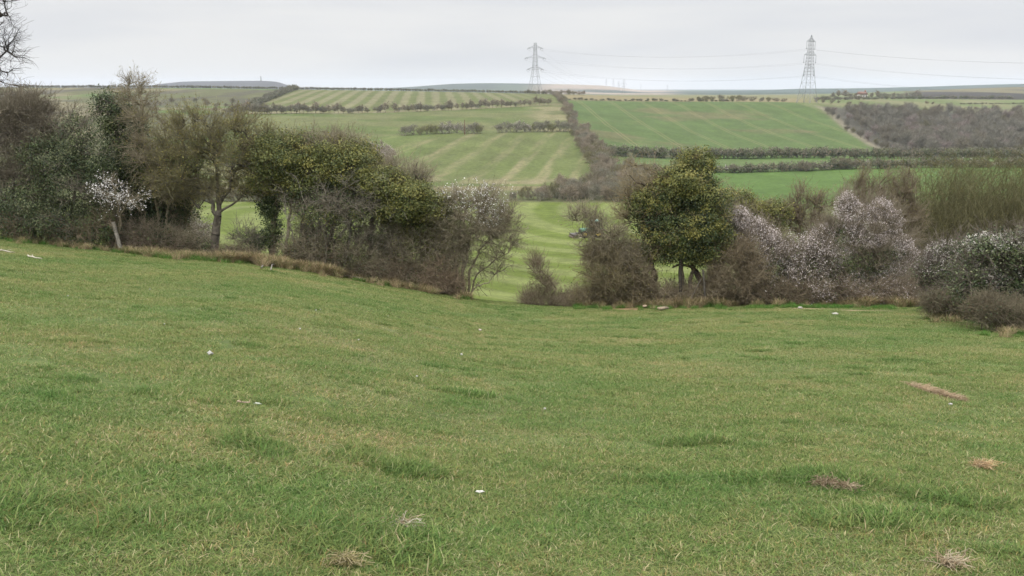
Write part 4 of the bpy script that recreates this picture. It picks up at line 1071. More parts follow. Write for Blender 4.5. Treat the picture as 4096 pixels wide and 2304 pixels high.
# ------------------------------------------------------------------ bushes, hedges and woods across the valley
def bush_geo(seed, h, w, nst=5, n=(10, 40, 260, 500), r=(.06, .04, .03, .02), bark=BROWN, leaf=None, bloom=0, trunk=.12, single=False):
    """one bush standing at the origin: (trunk Geo, crown Geo)"""
    rng = np.random.default_rng(seed)
    B = [[rng.uniform(-.28, .28) * w, rng.uniform(-.2, .2) * w, h * rng.uniform(.35 + trunk, .66), w * rng.uniform(.24, .34), w * rng.uniform(.24, .34), h * rng.uniform(.26, .34)] for _ in range(5)]
    tr = [(np.array([[rng.uniform(-.25, .25) * w, rng.uniform(-.15, .15) * w, -.3], [b[0], b[1], b[2]]]), .10 * h / 5, .04) for b in B[:nst]]
    if single: tr = [(np.array([[0, 0, -.3], [.1, .05, h * .22], [-.05, 0, h * .5]]), .13 * h / 5, .05)]
    TRK = [] if single else None
    GL, GT, ends = skeleton(rng, tr, B, *n, *r, TRK=TRK, tw_len=(h * .10, h * .26), tw4=(h * .05, h * .14), bark=bark, up=.25)
    if leaf:
        pal, cnt, sz, yel = leaf
        G = leaf_clumps(rng, B, pal, cnt, 5, w * .06, sz, shell=.3, yel=yel)
        absorb(GT, G)
    if bloom:
        G = blossoms(rng, np.concatenate(ends[1:]), bloom, .10, (.55, .48, .45), .5, patch=.3)
        absorb(GT, G)
    if single: absorb(GT, GL); GL = TRK[0]
    return GL, GT
FBROWN = ((.10, .085, .060), (.158, .136, .096))
GREY2 = ((.112, .104, .078), (.178, .165, .126))
RUST = ((.132, .107, .078), (.20, .168, .124))
def merge(geos, places):
    """a hedge: bushes grown together into one mesh; places = (k, x, y, z, rot, sx, sz)"""
    G = Geo()
    for k, x, y, z, ro, sx, sz in places:
        c, s_ = math.cos(ro), math.sin(ro)
        R = np.array([[c, -s_, 0], [s_, c, 0], [0, 0, 1]])
        V, Qs, C = geos[k]
        G.add((V * [sx, sx, sz]) @ R.T + [x, y, z], Qs, None, C)
    return G
def flat(pair):
    V = np.concatenate(pair[0].V + pair[1].V); C = np.concatenate(pair[0].C + pair[1].C)
    n0 = pair[0].n
    Qs = np.concatenate(pair[0].Q + [q + n0 for q in pair[1].Q])
    return V, Qs, C
def valley():
    rng = np.random.default_rng(1200)
    # low-detail bushes for hedges more than 300 m away
    lo = [flat(bush_geo(1210 + k, 3.0, 4.0, 4, (5, 14, 60, 120), (.10, .08, .075, .06), b, (lf, 70, .16, yl), bl, .05))
          for k, (b, lf, yl, bl) in enumerate(((FBROWN, "far", .3, 0), (GREY2, "grey", .3, 0), (GREY2, "far", .5, 0), (RUST, "far", .5, 0), (GREY2, "grey", .5, 60)))]
    def hedge(label, ctrl, h, w, step, ks, jit=.5, hv=.25, name="hedge"):
        ctrl = np.asarray(ctrl, float)
        X = x_of(ctrl[:, 0], ctrl[:, 1]); Yc = ctrl[:, 1]
        L = np.concatenate([[0], np.cumsum(np.hypot(np.diff(X), np.diff(Yc)))])
        s = np.arange(0, L[-1], step)
        xs, ys = np.interp(s, L, X) + rng.normal(0, jit, len(s)), np.interp(s, L, Yc) + rng.normal(0, jit, len(s))
        z = gz(xs, ys)
        pl = [(rng.choice(ks), xs[i], ys[i], z[i] - .2, rng.uniform(0, 6.28), w / 4 * rng.uniform(.8, 1.25), h / 3 * rng.uniform(1 - hv, 1 + hv)) for i in range(len(s))]
        G = merge(lo, pl)
        b = np.array([xs[0], ys[0], z[0]])
        o = G.build(name, M_TWIG, off=b); o.location = b
        return tag(o, label, "hedge")
    hedge("long clipped dark hedge along the left skyline ridge", [(20, 905), (150, 915), (300, 918), (420, 918), (548, 915)], 3.4, 3.6, 2.4, [0, 2, 2, 4], .3, .12)
    hedge("dark bushy hedge slanting up the left side of the upper striped field", [(250, 600), (262, 660), (275, 740), (288, 830), (297, 900)], 5.0, 7.0, 3.4, [0, 2, 2], 1.0)
    hedge("low dark hedge along the top edge of the big green crop field", [(562, 716), (620, 718), (700, 722), (735, 724)], 2.2, 4.0, 3.0, [0, 2, 1], .8, .5)
    hedge("tall straight hedge along the bottom of the big green crop field", [(604, 372), (660, 372), (720, 378), (800, 384), (900, 384), (960, 384), (1100, 384)], 5.0, 6.0, 1.5, [1, 3, 1, 0], .9, .12)
    hedge("uneven scrubby hedge on the near side of the narrow green strip", [(640, 322), (720, 322), (800, 322), (900, 322), (1000, 320), (1120, 318)], 3.6, 5.6, 1.7, [0, 1, 3, 4], .9, .35)
    hedge("pale bushy hedge on the plateau under the farm trees", [(815, 860), (860, 900), (925, 950), (1010, 980)], 4.0, 7.0, 4.0, [1, 3, 0], 1.0, .3)
    hedge("thin dark hedge crossing the pale pasture at the right edge", [(960, 800), (985, 820), (1060, 850)], 1.6, 3.0, 3.0, [0, 2], .5, .3)
    # taller bushes by the crop field corner
    def stock(seed, kinds, name="hawthorn_bush"):
        return [bush_geo(seed + i, *k[0], **k[1]) for i, k in enumerate(kinds)]
    def root(pair, name, label, cat, group, loc):
        if name not in ("woodland_tree", "hawthorn_tree", "farm_tree"):
            V, Qs, C = flat(pair)
            o = mesh(name, V, Qs, None, M_TWIG, C); o.location = loc
            return tag(o, label, cat, group)
        e = empty(name, loc, label, cat, group)
        pair[0].build("trunk", M_BARK, e); pair[1].build("crown", M_TWIG, e)
        return e
    def plant(pairs, name, label, cat, group, spots, seed):
        """spots: (px, Y, height factor, kind); first use of a kind builds it, the rest are copies"""
        r = np.random.default_rng(seed); made = {}
        for px, Y, k, kind in spots:
            x = x_of(px, Y); loc = (x, Y, g1(x, Y) - .1)
            lab = label[kind] if isinstance(label, (list, tuple)) else label
            if kind not in made:
                e = made[kind] = root(pairs[kind], name, lab, cat, group, loc)
            else:
                e = copy_tree(made[kind]); e.location = loc
            e.rotation_euler = (0, 0, r.uniform(0, 6.28)); e.scale = (k * r.uniform(.9, 1.12), k * r.uniform(.9, 1.12), k * r.uniform(.9, 1.1))
    # row of small hawthorns between the two upper fields, with gaps
    hw = stock(1300, [((4.2, 5.0), dict(single=True, n=(8, 24, 120, 240), r=(.10, .08, .07, .05), bark=FBROWN, leaf=("far", 60, .15, .7), trunk=.16)),
                      ((3.8, 5.6), dict(single=True, n=(8, 24, 120, 240), r=(.10, .08, .07, .05), bark=GREY2, leaf=("far", 70, .15, .6), trunk=.12)),
                      ((4.6, 4.6), dict(single=True, n=(8, 24, 120, 240), r=(.10, .08, .07, .05), bark=RUST, leaf=("far", 50, .15, .6), trunk=.18))])
    sp = []
    p = 236.0
    while p < 549:
        if not (386 < p < 392.5) and not (372 < p < 374):
            sp.append((p, H3(p) + rng.normal(0, 1.0), rng.uniform(1.05, 1.5) * (1.15 if p < 300 else 1), int(rng.integers(3))))
        p += rng.uniform(3.2, 5.4)
    plant(hw, "hawthorn_tree", "small bare hawthorn in the gappy row between the two upper fields", "tree", "hawthorns in the gappy row across the upper slope", sp, 1)
    # lower row: grey bushes, some in blossom
    lw = stock(1320, [((6.0, 7.5), dict(n=(10, 34, 240, 480), r=(.09, .07, .055, .04), bark=GREY2, leaf=("far", 90, .16, .7), trunk=.02)),
                      ((5.5, 7.0), dict(n=(10, 34, 240, 480), r=(.09, .07, .055, .04), bark=GREY2, leaf=("grey", 60, .15, .5), bloom=420, trunk=.02)),
                      ((5.5, 7.5), dict(n=(10, 34, 240, 480), r=(.09, .07, .055, .04), bark=OLIVE, leaf=("olive", 80, .15, .3), trunk=.02))])
    sp = [(p, H4(p) + rng.normal(0, 1.2), rng.uniform(.85, 1.1), k) for p, k in ((405, 0), (412, 0), (420, 2), (428, 2), (436, 2), (444, 1), (451, 1), (458, 1), (464, 1), (474, 0), (480, 2), (500, 0), (508, 0), (516, 1), (524, 1), (531, 2), (538, 0), (545, 0), (552, 2), (559, 0), (566, 0))]
    plant(lw, "scrub_bush", ["dark grey bush in the broken row above the lower striped field", "pale blossoming bush in the broken row above the lower striped field", "olive bush in the broken row above the lower striped field"],
          "bush", "bushes in the broken row above the lower striped field", sp, 2)
    sp = [(p, Y, k, kd) for p, Y, k, kd in ((352, 372, .9, 0), (362, 366, 1.0, 0), (372, 360, 1.0, 0), (380, 352, 1.15, 1), (390, 350, 1.1, 1), (384, 342, 1.0, 1), (372, 345, .9, 0), (338, 372, .9, 0), (326, 376, .9, 0))]
    pk = [bush_geo(1341, 6.0, 7.5, n=(10, 34, 240, 480), r=(.09, .07, .055, .04), bark=RUST, leaf=("far", 60, .15, .6), trunk=.02),
          bush_geo(1342, 6.0, 7.5, n=(10, 34, 300, 600), r=(.09, .07, .05, .04), bark=RUST, leaf=("grey", 30, .15, .5), bloom=1300, trunk=.02)]
    plant(pk, "scrub_bush", ["rusty bush leading to the pinkish blossom at the lower striped field", "pinkish blossoming bush at the left corner of the lower striped field"], "bush", "bushes at the left corner of the lower striped field", sp, 3)
    # thick band of bushes climbing the slope to the first pylon
    bd = stock(1360, [((7.0, 8.5), dict(n=(14, 50, 420, 900), r=(.09, .06, .045, .035), bark=RUST, leaf=("far", 40, .14, .7), trunk=.02)),
                      ((6.5, 8.5), dict(n=(14, 50, 420, 900), r=(.09, .06, .045, .035), bark=GREY2, leaf=("grey", 60, .14, .4), trunk=.02)),
                      ((6.0, 8.0), dict(n=(14, 50, 420, 900), r=(.09, .06, .045, .035), bark=FBROWN, leaf=("far", 60, .14, .5), trunk=.02)),
                      ((6.0, 8.0), dict(n=(14, 50, 420, 900), r=(.09, .06, .045, .035), bark=OLIVE, leaf=("olive", 60, .14, .4), trunk=.02))])
    sp = []
    Y = 290.0
    while Y < 885:
        wd = np.interp(Y, [290, 330, 400, 500, 700, 885], [6.5, 5, 3.4, 2, 1.5, 1])
        for o in np.arange(-wd, wd + .1, 5.0):
            x = x_of(H5(Y), Y) + o + rng.normal(0, .8) + 1.0
            sp.append((px_of(x, Y), Y + rng.normal(0, 2), rng.uniform(.7, 1.0) * np.interp(Y, [290, 450, 880], [1.0, .85, .75]), int(rng.choice([0, 0, 1, 1, 2, 3]))))
        Y += np.interp(Y, [290, 500, 885], [5.5, 8, 11])
    plant(bd, "hedgerow_bush", ["rusty leafless bush in the thick band climbing to the left pylon", "grey leafless bush in the thick band climbing to the left pylon", "dark brown bush in the thick band climbing to the left pylon", "olive bush in the thick band climbing to the left pylon"],
          "hedge bush", "bushes of the thick band climbing to the left pylon", sp, 4)
    sp = [(p, 905 + rng.normal(0, 4), rng.uniform(.6, 1.0), int(rng.choice([0, 1, 2, 3]))) for p in np.arange(526, 584, 4.0)]
    plant(bd, "hedgerow_bush", "ridge bush at the feet of the left pylon", "bush", "ridge bushes at the feet of the left pylon", sp, 5)
    sp = []
    for p in np.arange(508, 690, 6.5):
        for Y in (243, 250, 258, 267, 277):
            if Y > np.interp(p, [510, 545, 590, 640], [247, 256, 285, 290]) or rng.random() < .1: continue
            sp.append((p + rng.normal(0, 2), Y + rng.normal(0, 1.5), rng.uniform(.55, .95) * np.interp(p, [508, 528, 548, 590, 640], [.45, .6, .78, .95, 1.0]), int(rng.choice([0, 1, 1, 2, 2, 3]))))
    plant(bd, "scrub_bush", ["rusty leafless bush in the valley-bottom scrub beyond the mown field", "grey leafless bush in the valley-bottom scrub beyond the mown field", "dark brown bush in the valley-bottom scrub beyond the mown field", "olive bush in the valley-bottom scrub beyond the mown field"],
          "bush", "valley-bottom scrub beyond the mown field", sp, 6)
    sp = [(p, 238 + rng.normal(0, 2), rng.uniform(.6, .9), int(rng.integers(0, 3))) for p in np.arange(196, 300, 7.0)]
    plant(bd, "scrub_bush", "brown bush seen under the hawthorn boughs at the far side of the mown field", "bush", "bushes seen under the left hawthorns", sp, 7)
    # left hillside scrub
    sp = []
    for p in np.arange(150, 262, 5.0):
        sp.append((p + rng.normal(0, 2), rng.choice([545, 600, 640]) + rng.normal(0, 12), rng.uniform(.4, .75), int(rng.choice([0, 2, 2, 1]))))
    plant(bd, "scrub_bush", "scrub bush scattered on the rough hillside at left", "bush", "scrub on the rough left hillside", sp, 8)
    # bushes at the far corner of the crop field and along the plateau
    sp = [(p, 727 + rng.normal(0, 3), h, k) for p, h, k in ((699, .7, 3), (706, .8, 3), (712, .85, 3), (722, .9, 1), (730, .85, 3), (737, .9, 3), (744, .8, 2), (752, .8, 2), (760, .7, 1), (768, .75, 3), (775, .7, 2), (783, .6, 2), (690, .5, 2), (675, .45, 2), (662, .4, 2))]
    plant(bd, "scrub_bush", "grey-olive bush in the clump behind the top of the crop field", "bush", "bushes behind the top of the crop field", sp, 9)
    sp = [(p, 985 + rng.normal(0, 5), rng.uniform(1.5, 2.1), int(rng.choice([0, 1, 2]))) for p in (832, 838, 845, 850, 856, 872, 877, 882, 887, 893, 900, 906, 912, 917, 921)]
    plant(hw, "farm_tree", "bare tree in the row sheltering the red-roofed house", "tree", "trees sheltering the red-roofed house", sp, 10)
    # far thick bushes in the second right hedge
    sp = [(p, 321 + rng.normal(0, 2), h, 2) for p, h in ((838, .85), (843, .8), (848, .75), (806, .6), (880, .65), (735, .55), (800, .6))]
    plant(bd, "scrub_bush", "dark round bush standing taller than the scrubby hedge by the green strip", "bush", "taller bushes in the scrubby hedge", sp, 12)
    # bare wood on the right hillside
    wd = stock(1400, [((11, 9.5), dict(single=True, n=(16, 60, 520, 1100), r=(.12, .08, .055, .042), bark=((.096, .090, .072), (.158, .148, .120)), leaf=None, trunk=.05)),
                      ((10, 10), dict(single=True, n=(16, 60, 520, 1100), r=(.12, .08, .055, .042), bark=((.093, .082, .062), (.148, .132, .102)), leaf=None, trunk=.05)),
                      ((9, 9), dict(single=True, n=(16, 60, 520, 1100), r=(.12, .08, .055, .042), bark=((.14, .112, .10), (.20, .17, .155)), leaf=None, trunk=.02)),
                      ((8, 8.5), dict(single=True, n=(16, 60, 420, 900), r=(.12, .08, .055, .042), bark=OLIVE, leaf=("far", 90, .18, .7), trunk=.02))])
    sp = []
    for Y in np.arange(404, 648, 13):
        x0 = x_of(HR(Y) + 6, Y); x1 = x_of(1110, Y)
        for x in np.arange(x0, x1, 10.5):
            px = px_of(x, Y) + rng.normal(0, 3)
            k = rng.uniform(.75, 1.1) * np.interp(px - HR(Y), [5, 30], [.55, 1.0])
            sp.append((px, Y + rng.normal(0, 3.5), k, int(rng.choice([0, 0, 0, 1, 1, 2, 3], p=[.15, .15, .12, .18, .16, .12, .12]))))
    sp = sp[:300]
    plant(wd, "woodland_tree", ["grey leafless tree in the bare wood on the right hillside", "brown leafless tree in the bare wood on the right hillside", "pinkish-brown leafless tree in the bare wood on the right hillside", "green-tinged tree in the bare wood on the right hillside"],
          "tree", "trees of the bare wood on the right hillside", sp, 11)
    sp = [(927, 770, .5, 0), (932, 775, .45, 2), (998, 700, .6, 0), (1012, 700, .7, 2), (1016, 712, .8, 1), (985, 690, .5, 2), (975, 698, .45, 0), (848, 690, .5, 2), (860, 700, .4, 0), (838, 720, .4, 2), (815, 735, .5, 0), (822, 725, .55, 2), (830, 700, .6, 1)]
    plant(bd, "scrub_bush", "lone bush on the pale pasture above the bare wood", "bush", "lone bushes on the pale pasture above the wood", sp, 13)
valley()

# ------------------------------------------------------------------ pylons and power lines
ST_C = (.24, .25, .26)
def pylon_geo(tension):
    H = 50.0
    prof = [(0, 6.2), (9, 4.6), (17, 3.4), (24, 2.4), (28, 2.1), (35.5, 1.7), (42, 1.4), (45.5, 1.25), (50, 1.1)] if tension else \
           [(0, 5.6), (8, 4.6), (15, 3.7), (21, 3.05), (26, 2.5), (31, 2.1), (35.5, 1.8), (40, 1.5), (45.5, 1.2), (50, .12)]
    body = Geo()
    def cor(z, w): return [np.array([sx * w, sy * w, z]) for sx, sy in ((-1, -1), (1, -1), (1, 1), (-1, 1))]
    for i, ((z0, w0), (z1, w1)) in enumerate(zip(prof[:-1], prof[1:])):
        a, b = cor(z0, w0), cor(z1, w1)
        for j in range(4):
            j2 = (j + 1) % 4
            body.bar(a[j], b[j], .17 if z0 < 30 else .13, ST_C)
            sub = 1 if i < 3 else 2
            for s_ in range(sub):
                f0, f1 = s_ / sub, (s_ + 1) / sub
                p0, p1 = a[j] * (1 - f0) + b[j] * f0, a[j2] * (1 - f0) + b[j2] * f0
                q0, q1 = a[j] * (1 - f1) + b[j] * f1, a[j2] * (1 - f1) + b[j2] * f1
                if i == 0:
                    m = (q0 + q1) / 2
                    body.bar(p0, m, .10, ST_C); body.bar(p1, m, .10, ST_C)
                else:
                    body.bar(p0, q1, .06, ST_C); body.bar(p1, q0, .06, ST_C)
                body.bar(q0, q1, .10, ST_C)
    arms = [(24.5, 7.6), (35.5, 9.6), (45.2, 6.8)] if tension else [(26, 7.2), (35.5, 8.8), (45.5, 6.2)]
    A, tips = [], []
    for z, L in arms:
        w = np.interp(z, [p[0] for p in prof], [p[1] for p in prof])
        w2 = np.interp(z + 2.2, [p[0] for p in prof], [p[1] for p in prof])
        g = Geo()
        for sx in (-1, 1):
            t = np.array([sx * L, 0, z])
            for sy in (-1, 1):
                a, b = np.array([sx * w, sy * w, z]), np.array([sx * w2, sy * w2, z + 2.2])
                g.bar(a, t, .13, ST_C); g.bar(b, t, .09, ST_C)
                for f in (.35, .65):
                    g.bar(a * (1 - f) + t * f, b * (1 - f) + t * f, .06, ST_C)
            for f in (.3, .6): g.bar(np.array([sx * w, -w, z]) * (1 - f) + t * f, np.array([sx * w, w, z]) * (1 - f) + t * f, .06, ST_C)
            tips.append(t)
        A.append(g)
    I = []
    for t in tips:
        g = Geo()
        n = 14
        if tension:
            for sy in (-1, 1):
                d = np.array([0, sy * 4.6, -1.1])
                for k in range(n): g.cyl(t + d * (k + .1) / n, t + d * (k + .75) / n, .24, (.16, .17, .18), 8)
            g.tubes([t + [0, -4.6, -1.1], t + [0, -1.5, -3.2], t + [0, 1.5, -3.2]], [t + [0, -1.5, -3.2], t + [0, 1.5, -3.2], t + [0, 4.6, -1.1]], [.06] * 3, [.06] * 3, 4, ST_C)
        else:
            for k in range(n): g.cyl(t + [0, 0, -5.2 * (k + .1) / n], t + [0, 0, -5.2 * (k + .75) / n], .19, (.16, .17, .18), 8)
            g.cyl(t + [0, 0, -5.8], t + [0, 0, -5.2], .35, (.15, .15, .16), 8)
        I.append(g)
    return body, A, I, tips
def build_pylon(tension, label, loc, rz, k=1.0):
    body, A, I, tips = pylon_geo(tension)
    e = empty("pylon", loc, label, "pylon", None, rz)
    e.scale = (k, k, k)
    body.build("lattice_tower", M_STEEL, e)
    for g in A: g.build("crossarm", M_STEEL, e)
    for g in I: g.build("insulator", M_STEEL, e)
    c, s_ = math.cos(rz), math.sin(rz)
    W = [np.array([loc[0] + k * (c * t[0]), loc[1] + k * (s_ * t[0]), loc[2] + k * t[2]]) for t in tips]
    return e, W, np.array([-s_, c, 0.0])
def power():
    Y1, Y2 = 926, 706
    x1, x2 = x_of(535, Y1), x_of(806, Y2)
    p1, p2 = (x1, Y1, g1(x1, Y1)), (x2, Y2, g1(x2, Y2))
    far = [(623.5, 2900), (613.5, 3900), (606, 4200)]
    xf = x_of(623.5, 2900)
    d12 = np.array([x2 - x1, Y2 - Y1]); d12 /= np.linalg.norm(d12)
    d1f = np.array([xf - x1, 2900 - Y1]); d1f /= np.linalg.norm(d1f)
    bis = d12 - d1f; rz1 = math.atan2(bis[1], bis[0]) - math.pi / 2
    rz2 = math.atan2(d12[1], d12[0]) - math.pi / 2
    e1, W1, n1 = build_pylon(True, "flat-topped steel angle pylon standing on the ridge by the bushes", p1, rz1)
    e2, W2, n2 = build_pylon(False, "tall pointed steel pylon standing on the plateau at right", p2, rz2, 1.02)
    def wire(a, b, sag, label, group, r=.027):
        n = 28; t = np.linspace(0, 1, n + 1)[:, None]
        P = a * (1 - t) + b * t; P[:, 2] -= (4 * sag * t * (1 - t))[:, 0]
        G = Geo(); G.tubes(P[:-1], P[1:], np.full(n, r), np.full(n, r), 4, (.12, .12, .125))
        o = G.build("power_line", M_STEEL, off=a); o.location = a
        tag(o, label, "power line", group)
    tn = ("lowest", "middle", "top")
    def side(n, w, to):       # the tip offset towards the next pylon on a tension tower
        d = n * (1 if np.dot(n[:2], to[:2] - w[:2]) > 0 else -1)
        return w + d * 4.6 + np.array([0, 0, -1.1])
    drop = np.array([0, 0, -5.8 * 1.02])
    # order tips consistently: left/right of the span
    for k in range(3):
        a2 = W2[2 * k:2 * k + 2]; a1 = W1[2 * k:2 * k + 2]
        if np.linalg.norm(a2[0] - a1[0]) + np.linalg.norm(a2[1] - a1[1]) > np.linalg.norm(a2[0] - a1[1]) + np.linalg.norm(a2[1] - a1[0]): a1 = a1[::-1]
        for q in range(2):
            wire(side(n1, a1[q], a2[q]), a2[q] + drop, 7.0, f"{tn[k]} pair of wires between the two big pylons", "wires between the two big pylons")
            nx = np.array([x2, Y2, 0]) + np.array([d12[0], d12[1], 0]) * 300
            b = np.array([a2[q][0] + d12[0] * 300, a2[q][1] + d12[1] * 300, a2[q][2] - 11.0])
            wire(a2[q] + drop, b + drop, 7.5, f"{tn[k]} pair of wires running from the pointed pylon out of frame to the right", "wires leaving to the right")
    zf = g1(xf, 2900)
    rzf = math.atan2(d1f[1], d1f[0]) - math.pi / 2
    ef, Wf, nf = build_pylon(False, "largest of the tiny distant pylons between the two big ones", (xf, 2900, zf), rzf, .92)
    for k in range(3):
        af = Wf[2 * k:2 * k + 2]; a1 = W1[2 * k:2 * k + 2]
        if np.linalg.norm(af[0] - a1[0]) > np.linalg.norm(af[0] - a1[1]): a1 = a1[::-1]
        for q in range(2):
            wire(side(n1, a1[q], af[q]), af[q] + drop, 24, f"{tn[k]} pair of wires falling from the flat-topped pylon to the distant pylons", "wires to the distant pylons", .045)
    for px, Y, k, lab in ((667, 3500, .62, "small distant pylon right of the largest distant one"), (640.5, 4300, .6, "faint distant pylon midway between the two clearer distant ones"), (618.5, 3900, .85, None), (613, 4200, .8, None), (606, 4450, .7, None)):
        x = x_of(px, Y)
        c = copy_tree(ef); c.location = (x, Y, g1(x, Y)); c.scale = (k,) * 3
        c["label"] = lab or "very faint pylon in the row fading behind the largest distant pylon"
        if not lab: c["group"] = "row of very faint distant pylons"
power()

# ------------------------------------------------------------------ tractor, house, monument
def tractor():
    Y = 147.0; x = x_of(591.5, Y); z = g1(x, Y)
    e = empty("tractor", (x, Y, z + .02), "green farm tractor mowing the striped field, half hidden behind bare twigs", "tractor", None, math.radians(14))
    gr, dk, cr_ = (.045, .17, .10), (.02, .02, .022), (.62, .58, .42)
    b = Geo()
    b.box((-1.25, 0, 1.25), (1.7, .85, .62), gr, taper=.9); b.box((-2.12, 0, 1.15), (.12, .78, .6), dk); b.box((-.9, 0, .78), (2.6, .5, .4), dk); b.box((.55, 0, .85), (1.5, .7, .5), dk)
    b.bar((-1.5, .3, 1.5), (-1.5, .3, 2.35), .05, dk, 6)
    b.build("bonnet", M_PAINT, e)
    c = Geo()
    c.box((.5, 0, 1.38), (1.45, 1.4, .42), gr)
    for px, py in ((-.2, -.68), (-.2, .68), (1.18, -.68), (1.18, .68), (.55, -.7), (.55, .7)): c.bar((px, py, 1.55), (px, py * .93, 2.72), .045, dk, 5)
    for sy in (-1, 1):
        c.box((.75, sy * .95, 1.55), (1.5, .42, .08), gr); c.box((.02, sy * .95, 1.36), (.08, .42, .42), gr, (0, -.3, 0))
    c.build("cab", M_PAINT, e)
    w = Geo(); w.box((.5, 0, 2.12), (1.36, 1.3, 1.06), (.05, .06, .06), taper=.94); w.build("cab_glass", M_GLASS, e)
    r = Geo(); r.box((.5, 0, 2.80), (1.65, 1.5, .16), (.30, .52, .44), taper=.92); r.build("cab_roof", M_PAINT, e)
    for cx, cy, R, wd in ((.85, -.85, .86, .46), (.85, .85, .86, .46), (-1.45, -.78, .60, .34), (-1.45, .78, .60, .34)):
        t = Geo(); t.cyl((cx, cy - wd / 2, R), (cx, cy + wd / 2, R), R, dk, 26)
        for k in range(22):
            a = k / 22 * 6.283
            t.box((cx + math.cos(a) * R, cy, R + math.sin(a) * R), (.07, wd, .09), dk, (0, -a, 0))
        o = t.build("wheel", M_RUBBER, e)
        m = Geo(); m.cyl((cx, cy - wd / 2 - .03, R), (cx, cy + wd / 2 + .03, R), R * .55, (.55, .42, .10), 18); m.build("rim", M_PAINT, o)
    m = Geo()
    m.box((-3.1, 0, .55), (.9, 2.2, .30), (.05, .035, .028)); m.box((-2.55, 0, .62), (.3, .9, .5), dk); m.bar((-2.5, .3, .7), (-1.9, .3, .9), .06, dk); m.bar((-2.5, -.3, .7), (-1.9, -.3, .9), .06, dk)
    m.cyl((-3.5, -1.15, .2), (-3.5, 1.15, .2), .17, (.10, .065, .045), 14)
    m.build("front_mower", M_PAINT, e)
    for sy in (-1, 1):
        s = Geo(); s.cyl((-2.35, sy * .95 - .13, .38), (-2.35, sy * .95 + .13, .38), .38, cr_, 18); s.build("gauge_wheel", M_PAINT, e)
tractor()
def far_buildings():
    Y = 978; x = x_of(862, Y); z = g1(x, Y)
    e = empty("house", (x, Y, z), "tiny white house with a red roof among trees on the right skyline", "house", None, .2)
    w = Geo(); w.box((0, 0, 2.0), (9, 6, 4.6), (.62, .58, .52)); w.build("wall", M_STONE, e)
    r = Geo(); L = 9.6
    V = [(-L / 2, -4, 4.2), (L / 2, -4, 4.2), (L / 2, 4, 4.2), (-L / 2, 4, 4.2), (-L / 2, 0, 7.2), (L / 2, 0, 7.2)]
    r.add(V, [[0, 1, 5, 4], [2, 3, 4, 5], [0, 3, 2, 1]], [[1, 2, 5], [3, 0, 4]], (.19, .115, .09))
    ro = r.build("roof", M_STONE, e)
    c = Geo(); c.box((3.2, 0, 7.6), (1.0, 1.0, 2.0), (.3, .16, .11)); c.build("chimney", M_STONE, ro)
    for k in (-3.0, 0, 3.0):
        g = Geo(); g.box((k, -3.52, 2.4), (1.1, .1, 1.3), (.04, .045, .05)); g.build("window", M_GLASS, e)
    Y = 4480; x = x_of(262, Y); z = g1(x, Y)
    e = empty("monument", (x, Y, z), "thin stone monument tower on top of the distant left hill", "monument")
    G = Geo(); G.cyl((0, 0, -1), (0, 0, 3), 4.2, (.25, .24, .23), 8); G.tubes([(0, 0, 3)], [(0, 0, 21)], [2.9], [2.2], 8, (.25, .24, .23)); G.build("column", M_STONE, e)
    G = Geo(); G.cyl((0, 0, 21), (0, 0, 22.4), 3.0, (.25, .24, .23), 8); G.build("parapet", M_STONE, e)
far_buildings()

